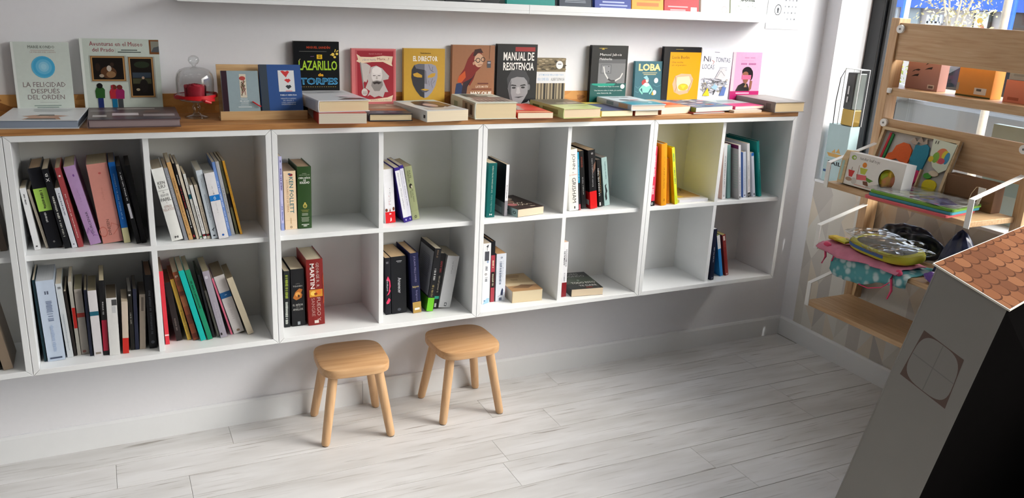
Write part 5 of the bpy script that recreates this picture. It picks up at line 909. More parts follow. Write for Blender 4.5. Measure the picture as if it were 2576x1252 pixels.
for k, (a0, a1, z0, z1) in enumerate(((0.2, 3.6, .070, .062), (2.4, 6.6, .062, .070), (3.6, 5.6, .068, .058))):
    vs = []
    for j in range(21):
        a = a0 + (a1 - a0) * j / 20; z = z0 + (z1 - z0) * j / 20; r = .0605 + .002 * k
        vs += [(r * math.cos(a), r * math.sin(a), z - .004), (r * math.cos(a), r * math.sin(a), z + .005)]
    g.add(vs, [(2 * j, 2 * j + 2, 2 * j + 3, 2 * j + 1) for j in range(20)])
g.tube([(.01, -.0605, .062), (.02, -.068, .058), (.036, -.066, .052)], [.003, .006, .004], 8)
g.build('ribbon', pm('red_ribbon', '#c8141f', .4), clo, smooth=True)['label'] = 'red fabric ribbon tied round the plate'

# ================================================================== BAMBOO DISPLAY SHELVES BY THE WINDOW
XF, XB = 2.815, 3.055                       # shelf front and back
UY = (-.432, -1.078)                        # upright centres
ds = thing('display_shelving', 'bamboo wall shelving with white metal brackets before the shop window', 'shelving', (XB, -.75, .345))
ox_, oy_, oz_ = ds.location
def dbox(name, a, b, mat=M_BAMB, bev=.0015, **k): return G().box((a[0] - ox_, a[1] - oy_, a[2] - oz_), (b[0] - ox_, b[1] - oy_, b[2] - oz_)).build(name, mat, ds, bevel=bev)
ups = [dbox('upright', (XB, y - .019, .345), (XB + .062, y + .019, 1.502), M_BAMBV) for y in UY]
ya, yb = UY[1] + .0195, UY[0] - .0195
dbox('display_board', (XB + .008, ya, 1.345), (XB + .022, yb, 1.485)); dbox('display_board', (XB + .008, ya, .978), (XB + .022, yb, 1.118))
dbox('window_side_shelf', (XB + .008, ya, 1.207), (3.300, yb, 1.238))
SH = (.868, .612, .365)
for z in SH: dbox('shelf', (XF, ya - .012, z - .020), (XB - .001, yb + .012, z))
M_CLIP = M_METALW
for y, sgn in ((UY[0] - .0195, -1), (UY[1] + .0195, 1)):
    for z in (1.462, 1.100):
        g = G(); g.tube([(XB - .003 - ox_, y + sgn * .010 - oy_, z - oz_), (XB + .0075 - ox_, y + sgn * .010 - oy_, z - oz_)], .016, 14); c = g.build('clip', M_CLIP, ds, smooth=True)
        G().tube([(XB - .0045 - ox_, y + sgn * .010 - oy_, z - oz_), (XB - .003 - ox_, y + sgn * .010 - oy_, z - oz_)], .004, 8).build('screw', pm('steel_screw', '#6a6a6a', .3, 1.0), c)
    G().box((XB - .004 - ox_, y - oy_, 1.217 - oz_), (XB + .0075 - ox_, y + sgn * .016 - oy_, 1.236 - oz_)).build('clip', M_CLIP, ds, bevel=.002)
    for z in SH:                             # strap bracket: from the upright forward and down to the shelf front, under the shelf
        yy = y + sgn * (-.019 - .0135) ; w2 = .010
        yc = UY[0] - .0105 if sgn < 0 else UY[1] + .0105
        pts = [(XB + .004, z + .148), (XF - .003, z + .078), (XF - .003, z - .022), (XF + .0, z - .022), (XF + .0, z + .0765), (XB + .004, z + .1445)]
        G().prism([(p[0] - ox_, p[1] - oz_) for p in pts], 1, yc - w2 - oy_, yc + w2 - oy_).build('bracket', M_METALW, ds)

# --- things on the toy shelf
zt_ = SH[0] + .0004
def relbox(t, name, a, b, mat, bev=.001): return G().box([a[i] - t.location[i] for i in range(3)], [b[i] - t.location[i] for i in range(3)]).build(name, mat, t, bevel=bev)
# wooden tray puzzle leaning on the display board: local x along -y (reads left to right from the room), local y out, local z up
def leaner(name, label, cat, u0, u1, z0, z1, xbase, tilt, group=None, dep=.0205):
    a = math.radians(tilt); t = thing(name, label, cat, group=group)
    X = V((0, -1, 0)); Z = V((math.sin(a), 0, math.cos(a))); Y = Z.cross(X)      # Y points to the window
    t.matrix_world = frame(V((xbase, u0, z0 + math.sin(a) * dep)), X, Y, Z); return t, abs(u1 - u0), (z1 - z0) / math.cos(a)
pz, pw_, ph_ = leaner('wooden_tray_puzzle', 'wooden tray puzzle with felt animal shapes leaning on the display board', 'toy', -.478, -.822, zt_, zt_ + .215, 2.976, 16)
M_TRAY = wood('pale_plywood', '#bfa67e', '#cdb48c', '#d6c098', 0, 5, 12, .5)
G().box((0, .016, 0), (pw_, .020, ph_)).build('backing', pm('grey_felt_board', '#b9b6b2', .9, noise=.06, scale=80), pz)
for a, b in (((0, 0, 0), (pw_, .016, .012)), ((0, 0, ph_ - .012), (pw_, .016, ph_)), ((0, 0, .012), (.012, .016, ph_ - .012)), ((pw_ - .012, 0, .012), (pw_, .016, ph_ - .012)), ((pw_ * .66, .002, .012), (pw_ * .66 + .007, .016, ph_ * .42))):
    G().box(a, b).build('tray_rim', M_TRAY, pz, bevel=.001)
def felt(name, pts, col, y=.008, th=.006, par=pz, lab=None):
    o = G().prism([(x * pw_, z * ph_) for x, z in pts], 1, y, y + th).build(name, pm('felt_' + col.strip('#'), col, .9, noise=.08, scale=120, bump=.3), par, bevel=.0008)
    if lab: o['label'] = lab
    return o
def blob(cx, cz, rx, rz, n=20, w=0, f=3): return [(cx + rx * (1 + w * math.sin(f * t)) * math.cos(t), cz + rz * (1 + w * math.sin(f * t)) * math.sin(t)) for t in [2 * math.pi * k / n for k in range(n)]]
felt('felt_piece', [(.16, .45), (.17, .56), (.22, .6), (.24, .72), (.32, .8), (.4, .79), (.46, .7), (.47, .56), (.46, .45), (.4, .47), (.36, .46), (.3, .5), (.24, .46), (.2, .44)], '#d8602a', lab='orange felt animal')
felt('felt_piece', [(.48, .78), (.5, .86), (.55, .84), (.62, .84), (.66, .8), (.68, .66), (.67, .5), (.66, .4), (.6, .38), (.56, .46), (.5, .44), (.47, .55), (.48, .68)], '#2a7f96', lab='teal felt animal')
felt('felt_piece', [(.46, .4), (.6, .42), (.66, .36), (.68, .28), (.62, .14), (.58, .04), (.42, .04), (.4, .2)], '#c02a62', lab='crimson felt shape')
felt('felt_piece', [(.4, .84), (.44, .92), (.48, .86), (.52, .95), (.56, .87), (.6, .93), (.62, .85), (.55, .8), (.45, .8)], '#b0a090', lab='grey zigzag felt strip')
felt('felt_piece', [(.08, .44), (.11, .44), (.13, .92), (.1, .92)], '#b8323c', lab='red felt bar'); felt('felt_piece', [(.115, .44), (.145, .46), (.165, .9), (.135, .92)], '#2f7a44', lab='green felt bar')
felt('felt_piece', blob(.82, .18, .085, .12, w=.06), '#d8c626', lab='yellow felt apple')
felt('felt_piece', blob(.76, .34, .05, .05), '#4a9a3a', lab='green felt leaf'); felt('felt_piece', blob(.82, .4, .06, .05), '#d8c8ae', lab='cream felt circle')
card = G().prism([(x * pw_, z * ph_) for x, z in ((.69, .96), (.99, .93), (.97, .5), (.9, .42), (.8, .5), (.72, .7))], 1, -.0025, -.0008).build('hang_card', pm('card_white', '#d5dcc6', .5), pz)
g = G(); art(g, V((0, -.0025, 0)), V((pw_, 0, 0)), V((0, 0, ph_)), [('e',.86,.7,.075,.13,'#d87a50'),('e',.8,.66,.04,.09,'#7aa83a'),('e',.9,.72,.04,.08,'#d8c83a'),('e',.93,.68,.03,.1,'#3a8ab0'),('e',.88,.62,.04,.05,'#c8485a'),('e',.75,.62,.03,.05,'#d8b82e'),('r',.73,.88,.74,.93,'#3a3a3a'),('r',.76,.88,.77,.93,'#3a3a3a')])
g.build('card_print', print_mat(.4), card)['kind'] = 'stuff'
# white toy box with a round window
A_ = onX(2127, 475, 2.845)
tb, tw_, th_ = leaner('toy_box', 'white wooden-fruit toy box with a round cut-out window', 'toy box', -.508, -.768, zt_, zt_ + .125, 2.835, 6, dep=.0555)
n = 24; g = G()
circ = [(.735 + .14 * math.cos(2 * math.pi * k / n), .44 + .30 * math.sin(2 * math.pi * k / n)) for k in range(n)]
rect = [(1, .5)] ; ring = []
for k in range(n):                       # outline point on the box edge in the same direction as each circle point
    dx, dz = math.cos(2 * math.pi * k / n), math.sin(2 * math.pi * k / n); s = min(((1 - .735) if dx > 0 else .735) / max(1e-6, abs(dx)), ((1 - .44) if dz > 0 else .44) / max(1e-6, abs(dz)))
    ring.append((.735 + dx * s, .44 + dz * s))
for cx_, cz_ in ((1, 1), (0, 1), (0, 0), (1, 0)):
    k = min(range(n), key=lambda q: (ring[q][0] - cx_) ** 2 + (ring[q][1] - cz_) ** 2 * .3); ring[k] = (cx_, cz_)
vs = [(x * tw_, 0, z * th_) for x, z in circ] + [(x * tw_, 0, z * th_) for x, z in ring]
g.add(vs, [(k, (k + 1) % n, n + (k + 1) % n, n + k) for k in range(n)])
g.build('front_panel', pm('toybox_card', '#e2e0dd', .45), tb)
for a, b in (((0, .0005, 0), (.002, .055, th_)), ((tw_ - .002, .0005, 0), (tw_, .055, th_)), ((.002, .053, 0), (tw_ - .002, .055, th_)), ((.002, .0005, 0), (tw_ - .002, .053, .002)), ((.002, .0005, th_ - .002), (tw_ - .002, .053, th_))):
    G().box(a, b).build('box_wall', M_TRAY if b[0] <= .002 else MATS['toybox_card'], tb)
G().prism([(-.004, 0), (.05, 0), (.05, th_ * 1.02), (.012, th_ * 1.02), (-.004, th_ * .75)], 0, -.030, -.0005).build('wooden_end', M_TRAY, tb, bevel=.001)
G().box((-.024, -.0048, .012), (-.012, -.0042, th_ * .7)).build('teal_sticker', pm('teal_sticker', '#a8c4ba', .5), tb)
for (x, y_, z, r, c) in ((.70, .03, .36, .028, '#b86a5c'), (.80, .03, .42, .022, '#a8525a'), (.74, .028, .6, .018, '#c98a3a'), (.64, .025, .5, .02, '#7a9a3a'), (.74, .03, .16, .016, '#3f7a34'), (.83, .03, .2, .018, '#4a8a3c')):
    G().ball((x * tw_, y_, max(z * th_, r + .003)), r, 14, 10).build('toy_fruit', pm('painted_wood_' + c.strip('#'), c, .4), tb, smooth='all')
G().box((.58 * tw_, .003, .1 * th_), (.89 * tw_, .0035, .78 * th_)).build('clear_window', clear_mat('packaging_film', (.96, .97, .97), 1.5, .05), tb)
g = G(); art(g, V((0, 0, 0)), V((tw_, 0, 0)), V((0, 0, th_)), [('e',.09,.85,.045,.07,'#8fb04a'),('e',.1,.85,.022,.035,'#e2e0dd'),('t','tender leaf toys',.2,.8,.56,.92,'#5a5a58'),('p',[(.04,.46),(.16,.46),(.13,.26),(.07,.26)],'#c8383a'),('l',[(.1,.46),(.1,.56)],.002,'#5a4030'),('e',.31,.7,.04,.08,'#e08a3a'),('p',[(.24,.6),(.38,.6),(.35,.42),(.27,.42)],'#b8c04a'),('p',[(.2,.38),(.38,.4),(.4,.26),(.22,.22)],'#d8646a'),('l',[(.22,.24),(.22,.66)],.002,'#8a6a4a'),('p',[(.38,.36),(.52,.3),(.46,.22),(.4,.26)],'#5a8a3a'),('p',[(.34,.22),(.42,.24),(.46,.1),(.36,.12)],'#6a4030'),('e',.18,.16,.05,.1,'#c8c4c0'),('e',.08,.18,.06,.06,'#a88a78'),('r',.2,.05,.5,.075,'#d8a89a')])
g.build('box_print', print_mat(.4), tb)['kind'] = 'stuff'
# stack of foam sheets in film
S0, S1, S2 = V((2.735, -.78)), V((2.790, -1.050)), V((3.00, -1.010))
def sheet(z, th, col, sh, label, ex=0.0):
    c = V((2.885, -.82)); cor = [V((2.752 - ex, -.700 + ex)), V((2.790 - ex, -1.020 - ex)), V((2.985 + ex, -.990 - ex)), V((2.950 + ex, -.672 + ex))]
    cor = [p + V((sh, -sh * .5)) for p in cor]; pts = []
    for i, p in enumerate(cor):            # rounded corners
        a = (cor[i - 1] - p).normalized(); b = (cor[(i + 1) % 4] - p).normalized(); r = .018
        for q in (0, .25, .5, .75, 1): pts.append(p + a * r * (1 - q) ** 2 + b * r * q ** 2)
    t = G().prism([(p.x - c.x, p.y - c.y) for p in pts][::-1] if False else [(p.x - c.x, p.y - c.y) for p in pts], 2, 0, th).build('foam_sheet', pm('foam_' + col.strip('#'), col, .7, noise=.04, scale=60), None, bevel=.001)
    t.location = (c.x, c.y, z); tag(t, label, 'foam sheet', 'stack of coloured foam sheets'); return t
zz = zt_
for th, col, sh, lab in ((.010, '#cf5a5e', -.012, 'coral foam sheet at the bottom of the stack'), (.010, '#3f96a8', .0, 'blue foam sheet between coral and green sheets'), (.010, '#6ca032', .004, 'green foam sheet under the white printed card'), ):
    sheet(zz, th, col, sh, lab); zz += th + .0004
wc = sheet(zz, .004, '#dcdcd8', .006, 'white printed card on top of the foam stack', -.006)
g = G(); art(g, V((-.13, .10, .004)), V((.0, -.30, 0)), V((.21, .03, 0)), [('p',[(.45,.2),(.85,.12),(.95,.5),(.7,.75),(.5,.6)],'#5a5f9a'),('p',[(.5,.3),(.8,.25),(.85,.5),(.6,.6)],'#7f86b8'),('e',.8,.2,.03,.04,'#a83a4a'),('r',.1,.55,.34,.68,'#4a4f94'),('p',[(.2,.3),(.4,.2),(.42,.6),(.3,.7)],'#d8dab8')])
g.build('card_print', print_mat(.35), wc)['kind'] = 'stuff'; tag(wc, 'white printed card on top of the foam stack', 'card')
film = G(); 
fp = [(2.735, -.690), (2.775, -1.045), (2.995, -1.015), (2.965, -.655)]
fc = V((2.87, -.85, zz + .006))
film.hexa([(x - fc.x, y - fc.y, -.002) for x, y in fp], [(fc.x + (x - fc.x) * .96 - fc.x, fc.y + (y - fc.y) * .96 - fc.y, .0015) for x, y in fp])
fo = film.build('plastic_film', clear_mat('sheet_film', (.95, .96, .96), 1.5, .1, 2.8, 22.0), wc); fo.location = (fc.x - wc.location.x, fc.y - wc.location.y, .0085)
# paper tag with a loop standing on the stack
tg = thing('swing_tag', 'white paper tag with a thin loop standing on the foam stack', 'tag', (2.93, -1.002, zz + .0045))
G().prism([(-.028, .062), (.0, .062), (-.004, .0), (-.010, .0)], 0, .0, .0012).build('tag_paper', pm('tag_paper', '#e0dcd2', .6), tg)
G().tube([(.0006, .030, .0), (.0006, .022, .035), (.0006, .008, .060), (.0006, -.004, .0625)], .0009, 6).build('tag_loop', pm('beige_cord', '#cdbb98', .8), tg)
# box standing behind the stack
bx2 = G().box((-.05, -.10, 0), (.0, .10, .105)).build('kraft_box', pm('brown_board', '#7a5638', .6, noise=.1, scale=20), None, bevel=.002); bx2.location = (3.054, -.915, zt_); tag(bx2, 'brown cardboard box behind the foam stack', 'box')

# --- bags on the middle shelf
def lump(name, mat, c, r, seed, flat=0.0, n=64, m=36, amp=.12, smooth='all', sag=None):
    rg = random.Random(seed); ph = [(rg.uniform(1, 4), rg.uniform(1, 4), rg.uniform(0, 6)) for _ in range(5)]
    g = G().ball((0, 0, 0), 1, n, m); vs = []
    for x, y, z in g.v:
        k = 1 + sum(amp / (i + 1.5) * math.sin(a * 2.2 * x + b * 2 * y + p + 2 * z) for i, (a, b, p) in enumerate(ph)) - .05 * abs(math.sin(6 * x + 3 * y + ph[0][2]) + math.sin(9 * y - 4 * z + ph[1][2])) + .02 * math.sin(17 * x + 13 * y + ph[2][2])
        x, y = math.copysign(abs(x) ** .75, x), math.copysign(abs(y) ** .75, y)
        vs.append((x * r[0] * k, y * r[1] * k, z * r[2] * k))
    zmin = min(v[2] for v in vs); vs = [(x, y, max(z - zmin, 0)) for x, y, z in vs]
    if flat: vs = [(x, y, z if z > flat else z * .3) for x, y, z in vs]
    g.v = vs; o = g.build(name, mat, None, smooth=smooth); o.location = c; return o
zb = SH[1] + .0004
def nylon(name, c, sc, rough=.32):
    m = pm(name, c, rough, noise=.2, scale=30); nt = m.node_tree; b = nt.nodes['Principled BSDF']
    tc = nt.nodes.new('ShaderNodeTexCoord'); vo = nt.nodes.new('ShaderNodeTexVoronoi'); vo.inputs['Scale'].default_value = sc; vo.feature = 'SMOOTH_F1'
    bp = nt.nodes.new('ShaderNodeBump'); bp.inputs['Strength'].default_value = 1.0; bp.inputs['Distance'].default_value = 0.02
    nt.links.new(tc.outputs['Object'], vo.inputs['Vector']); nt.links.new(vo.outputs['Distance'], bp.inputs['Height']); nt.links.new(bp.outputs[0], b.inputs['Normal']); return m
def cloth_mat(name, c1, c2, sc, rough=.75):
    m = bpy.data.materials.new(name); m.use_nodes = True; nt = m.node_tree; b = nt.nodes['Principled BSDF']
    tc = nt.nodes.new('ShaderNodeTexCoord'); vo = nt.nodes.new('ShaderNodeTexVoronoi'); vo.inputs['Scale'].default_value = sc
    cr = nt.nodes.new('ShaderNodeValToRGB'); cr.color_ramp.interpolation = 'EASE'
    cr.color_ramp.elements[0].position = .25; cr.color_ramp.elements[0].color = (*lin(c1), 1); cr.color_ramp.elements[1].position = .55; cr.color_ramp.elements[1].color = (*lin(c2), 1)
    nt.links.new(tc.outputs['Object'], vo.inputs['Vector']); nt.links.new(vo.outputs['Distance'], cr.inputs[0]); nt.links.new(cr.outputs[0], b.inputs['Base Color']); b.inputs['Roughness'].default_value = rough; return m
# teal cloth draped over the shelf front edge
def drape(name, label, mat, y0, y1, x_in, drop, z, col_group, th=.004, seed=1, cat='cloth bag', out=0.0):
    rg = random.Random(seed); ny, nx = 22, 16; g = G(); vs = []
    for i in range(ny + 1):
        fy = i / ny; y = y0 + (y1 - y0) * fy
        dd = drop * (.45 + .55 * math.sin(math.pi * min(1, fy * 1.35 + .12)) if True else 1) * (1 + .12 * math.sin(9 * fy + seed))
        for j in range(nx + 1):
            s = j / nx * (x_in + dd)
            wob = .006 * math.sin(14 * fy + 5 * j / nx + seed) + .004 * math.sin(31 * fy + seed * 2)
            if s < x_in: vs.append((XF - .004 + (x_in - s), y, z + abs(wob) * .8 + .0012))
            else: q = s - x_in; vs.append((XF - .008 - out * min(1, q / .008) - abs(wob) * (q / max(dd, .01)) * 1.6 - .004, y + wob * .5, z + .0012 - q))
    g.add(vs, [(i * (nx + 1) + j, i * (nx + 1) + j + 1, (i + 1) * (nx + 1) + j + 1, (i + 1) * (nx + 1) + j) for i in range(ny) for j in range(nx)])
    c = V((XF, (y0 + y1) / 2, z)); g.v = [(x - c.x, y - c.y, zz_ - c.z) for x, y, zz_ in g.v]
    o = g.build(name, mat, None, smooth='all'); o.location = c
    so = o.modifiers.new('thickness', 'SOLIDIFY'); so.thickness = th; so.offset = 1.0
    tag(o, label, cat, col_group); return o
BG = 'wrapped bags piled on the middle shelf'
teal = drape('draped_bag', 'teal mermaid-patterned cloth bag hanging over the shelf edge', cloth_mat('teal_scale_cloth', '#b9cfd0', '#4f979d', 30), -.545, -.90, .16, .105, zb, BG, seed=2)
pink = drape('pink_cloth_bag', 'pink cloth bag with ties under the yellow-rimmed bag', nylon('pink_cotton', '#cf7f98', 18, .8), -.475, -.86, .13, .024, zb + .012, BG, seed=5, out=.016)
for pts, nm in ((((-.012, .16, .008), (-.022, .155, -.012), (-.02, .15, -.045), (-.024, .16, -.075)), 'tie'), (((-.012, .10, .0), (-.03, .098, -.02), (-.026, .11, -.05)), 'tie'), (((-.012, -.17, .0), (-.03, -.175, -.03), (-.024, -.18, -.075), (-.026, -.17, -.11)), 'tie'), (((-.014, -.19, -.02), (-.03, -.14, -.075), (-.028, -.08, -.098), (-.02, -.03, -.10)), 'cord')):
    g = G().tube(pts, [.006] + [.0045] * (len(pts) - 2) + [.003] if nm == 'tie' else .0022, 8); g.build(nm, pm('hot_pink_tape', '#d8446e', .6), pink, smooth=True)
G().ball((-.014, .155, .004), (.012, .018, .011), 12, 8).build('bow_knot', MATS['hot_pink_tape'], pink, smooth='all'); G().ball((-.014, -.19, -.004), (.011, .014, .012), 12, 8).build('bow_knot', MATS['hot_pink_tape'], pink, smooth='all')
# flat yellow-rimmed bag with mesh panel
def puck(name, label, c, rx, ry, th, mats, rot, group):
    t = thing(name, label, 'bag', c, group); t.rotation_euler = rot; n = 40
    def ring(s, z, p=3.0): return [(x, y, z) for x, y in sq_ring(rx * s, ry * s, p, n)]
    rows = [ring(.97, 0), ring(1.0, th * .3), ring(1.0, th * .7), ring(.96, th), ring(.80, th * 1.02)]
    g = G(); vs = [p for r in rows for p in r]; g.add(vs, [(i * n + k, i * n + (k + 1) % n, (i + 1) * n + (k + 1) % n, (i + 1) * n + k) for i in range(len(rows) - 1) for k in range(n)] + [tuple(range(n))[::-1]]); g.build('rim', mats[0], t, smooth=True)
    g = G(); vs = [p for p in ring(.80, th * .98)] + [p for p in ring(.45, th * 1.12)]; g.add(vs, [(k, (k + 1) % n, n + (k + 1) % n, n + k) for k in range(n)] + [tuple(range(n, 2 * n))]); g.build('mesh_panel', mats[1], t, smooth=True)
    return t
M_YEL = pm('yellow_green_canvas', '#b4ae2a', .65, noise=.06, scale=50); M_MESH = pm('dark_mesh', '#5a5648', .6, noise=.25, scale=200)
pk = puck('yellow_rimmed_bag', 'flat bag with a yellow-green rim and dark mesh panel', (2.893, -.715, zb + .034), .086, .150, .030, (M_YEL, M_MESH), (0, math.radians(-5), math.radians(-5)), BG)
g = G(); rgs = sq_ring(.0865, .1505, 3.0, 40); g.add([(x * 1.006, y * 1.006, .010) for x, y in rgs[11:23]] + [(x * 1.006, y * 1.006, .023) for x, y in rgs[11:23]], [(k, k + 1, 13 + k, 12 + k) for k in range(11)]); g.build('blue_stripe', pm('blue_webbing', '#3a649c', .6), pk)
fm = lump('film_wrap', clear_mat('packaging_film_crumpled', (.90, .91, .92), 1.6, .15, 2.6, 34.0), (0, 0, 0), (.094, .165, .022), 8, amp=.2); fm.parent = pk; fm.location = (-.004, .0, .016)
G().box((-.078, .135, .004), (-.03, .185, .012)).build('strap_end', M_YEL, pk, bevel=.002)
def tarp(name, mat, c, sx, sy, h, seed):
    rg = random.Random(seed); n, m = 30, 12; vs = []; k1, k2 = rg.uniform(0, 6), rg.uniform(0, 6)
    for j in range(m + 1):
        f = j / m
        for i in range(n):
            t = 2 * math.pi * i / n; fold = 1 + .10 * math.sin(5 * t + k1) * (1 - f) + .07 * math.sin(9 * t + k2 + 4 * f)
            r = (1 - f) ** .62 * fold; x = math.copysign(abs(math.cos(t)) ** .7, math.cos(t)); y = math.copysign(abs(math.sin(t)) ** .7, math.sin(t))
            vs.append((sx * r * x, sy * r * y + .25 * sy * f, h * (f ** .85) * (1 + .04 * math.sin(4 * t + k2))))
    g = G(); g.add(vs, [(j * n + i, j * n + (i + 1) % n, (j + 1) * n + (i + 1) % n, (j + 1) * n + i) for j in range(m) for i in range(n)] + [tuple(range(n))[::-1]])
    o = g.build(name, mat, None, smooth=True); o.location = c; return o
nb = tarp('navy_bag', nylon('navy_nylon', '#2a3556', 24), (2.968, -.972, zb), .060, .086, .178, 21); tag(nb, 'navy drawstring bag slumped in plastic behind the yellow-rimmed bag', 'bag', BG)
kb = lump('black_bag', nylon('black_nylon', '#20263a', 30), (3.028, -.70, zb + .0), (.021, .13, .050), 33, amp=.2); tag(kb, 'low black bag in crumpled film along the uprights', 'bag', BG)
pb_ = lump('purple_pouch', cloth_mat('purple_white_cloth', '#d8d0e2', '#6a4a9c', 60), (2.845, -.985, zb + .0), (.026, .05, .022), 41, amp=.15); tag(pb_, 'small purple and white pouch beside the navy bag', 'bag', BG)
ye = lump('flat_pouch', pm('yellow_black_pouch', '#b89a22', .6, noise=.3, scale=25), (2.860, -.505, zb + .0245), (.028, .036, .008), 55, amp=.1); tag(ye, 'small yellow and black pouch at the shelf end', 'bag', BG)

# --- window-side shelf boxes (their backs face the room)
zs = 1.2384
def wbox(name, label, y0, y1, h, x0, dep, col, prims, z=zs, cat='box'):
    t = thing(name, label, cat, (x0, y0, z)); w = abs(y1 - y0)
    G().box((0, -w, 0), (dep, 0, h)).build('carton', pm('carton_' + col.strip('#'), col, .5, noise=.05, scale=30), t, bevel=.0012)
    if prims:
        g = G(); art(g, V((0, 0, 0)), V((0, -w, 0)), V((0, 0, h)), prims); g.build('carton_print', print_mat(.5), t)['kind'] = 'stuff'
    return t
def foot(x, z, s): return [('p',[(x-.1*s,z-.02*s),(x-.02*s,z+.03*s),(x+.06*s,z+.025*s),(x+.1*s,z+.06*s),(x+.04*s,z+.07*s),(x-.06*s,z+.03*s)],'#2a2426'), ('p',[(x-.1*s,z-.12*s),(x-.02*s,z-.07*s),(x+.08*s,z-.04*s),(x+.06*s,z-.1*s),(x,z-.1*s)],'#2a2426')]
wbox('gift_box', 'mauve carton with black footprint marks on the window shelf', -.462, -.610, .128, 3.135, .050, '#9c7268', foot(.28,.52,1.3) + foot(.66,.76,1.3) + [('r',.7,.06,.9,.18,'#c8bcae'),('r',.73,.08,.87,.15,'#6a5a52')])
wbox('orange_box', 'orange carton with two barcode labels on the window shelf', -.690, -.832, .118, 3.135, .060, '#c9852a', [('r',.52,.1,.86,.3,'#cfc9bf'),('r',.58,.2,.72,.27,'#5a5650'),('r',0,.16,.07,.4,'#9a958c'),('r',0,0,1,.05,'#4a4416')])
cbx = wbox('coral_box', 'coral carton under a grey carton on the window shelf', -.880, -1.045, .078, 3.135, .060, '#cf7a5c', [('r',.1,.12,.35,.25,'#a85a40'),('r',0,0,1,.02,'#b8664c')])
wbox('grey_box', 'grey carton resting on the coral carton', -.885, -1.045, .07, 3.137, .055, '#8d9294', [('r',.1,.2,.4,.3,'#7a7e80')], z=zs + .0785)
wbox('pale_blue_poster_box', 'tall pale blue-grey carton standing on the window sill', -.800, -1.02, .36, 3.235, .03, '#9fb4b6', [('r',0,.3,1,.62,'#8aa6ac')], z=SILL + .0125)
# --- boxes on the window sill near the corner
lb_ = wbox('pale_blue_box', 'pale blue carton with a golden ship on the window sill', -.100, -.222, .255, 3.145, .055, '#a9c2c6', [('p',[(.2,.44),(.8,.44),(.92,.5),(.1,.5)],'#c39a58'),('p',[(.3,.51),(.45,.58),(.5,.51)],'#c39a58'),('p',[(.5,.52),(.62,.6),(.72,.52)],'#c39a58'),('r',.1,.4,.9,.405,'#8aa2a6'),('t','SAIL',.2,.3,.85,.37,'#2e3436',0,.03),('r',.25,.22,.4,.26,'#b0483c'),('r',.05,.16,.3,.2,'#3c5a88')], z=SILL + .0125)
bt = thing('boxed_bottle', 'clear display box with a black and gold bottle, atop the pale blue carton', 'bottle box', (3.172, -.185, SILL + .0125 + .2556))
G().box((-.026, -.042, 0), (.026, .042, .240)).build('clear_box', clear_mat('packaging_film', (.96, .97, .97), 1.5, .05), bt, bevel=.001)
G().box((-.022, -.037, .0005), (.022, .030, .072)).build('gold_base', pm('gold_foil', '#a88a3e', .25, .9), bt, bevel=.004)
G().box((-.022, -.014, .0725), (.022, .030, .226)).build('black_body', pm('gloss_black', '#121214', .4), bt, bevel=.003)
G().box((-.018, -.037, .0725), (.020, -.0145, .226)).build('silver_body', pm('mirror_card', '#8f9690', .12, .8), bt, bevel=.003)
for y in (-.042, .042):
    for x in (-.026, .026): G().box((x - .0012, y - .0012, 0), (x + .0012, y + .0012, .241)).build('box_edge', pm('frosted_edge', '#d2d4d4', .3), bt)
G().box((-.027, -.043, .240), (.027, .043, .2425)).build('box_lid', MATS['frosted_edge'], bt)
for z0_, z1_ in ((.10, .125), (.135, .17)): G().box((-.0272, .005, z0_), (-.0266, .012, z1_)).build('white_mark', pm('white_ink', '#dcdcdc', .5), bt)
G().tube([(3.172 - 3.172 - .03, .062, -.0), (-.032, .064, .1), (-.03, .058, .2), (-.018, .045, .243)], .002, 6).build('black_cord', pm('black_cord', '#141414', .6), bt)
pv = wbox('patterned_box', 'white carton with black leopard spots on the window sill', -.262, -.345, .26, 3.262, .04, '#dddbd6', [('o',.1+.8*rng.random(),.35+.55*rng.random(),.09,.035,'#1c1c1e',.5) for i in range(22)] + [('r',0,0,1,.3,'#e8e6e2')], z=SILL + .0125)


# ================================================================== CARDBOARD PLAYHOUSE
Et = onZ(2533.5, 778.5, .800); Pt = onZ(2356.5, 670.6, .862); qd = V((-1.045, .249, -4.18)) / 4.18
rd = (onZ(2576, 578, .862) - Pt); rd.z = 0; rd.normalize(); LEN = .72
fl = V((-qd.x, -qd.y, qd.z))                     # far end flares the other way
E0 = Et + qd * .800; P0 = Pt + qd * .862; E1t = Et + rd * LEN; P1t = Pt + rd * LEN; E1 = E1t + fl * .800; P1 = P1t + fl * .862
hc = (E0 + P0 + E1 + P1) / 4; hc.z = .0005
hs_ = thing('cardboard_playhouse', 'grey cardboard playhouse with orange tiled roof and black side', 'playhouse', tuple(hc))
M_GREYC = pm('grey_cardboard', '#85827e', .8, noise=.03, scale=14); M_BLACKSIDE = pm('flat_black_side', '#0b0a0a', 1.0, spec=.0, noise=.1, scale=20)  # grey for three walls, a flat near-black without sheen for one side
def panel(name, pts, mat, th=.004, inward=None):
    N = (pts[1] - pts[0]).cross(pts[2] - pts[0]).normalized(); n = len(pts); q = [p - N * th for p in pts]
    g = G(); g.add([tuple(p - hc) for p in pts] + [tuple(p - hc) for p in q], [tuple(range(n)), tuple(range(n, 2 * n))[::-1]] + [(i, n + i, n + (i + 1) % n, (i + 1) % n) for i in range(n)]); return g.build(name, mat, hs_)
lift = V((0, 0, .0006))
gab = panel('gable_wall', [P0 + lift, E0 + lift, Et, Pt], M_GREYC); panel('side_wall', [E0 + lift, E1 + lift, E1t, Et], M_BLACKSIDE)['label'] = 'black side wall'
panel('gable_wall', [E1 + lift, P1 + lift, P1t, E1t], M_GREYC); panel('side_wall', [P1 + lift, P0 + lift, Pt, P1t], M_GREYC)
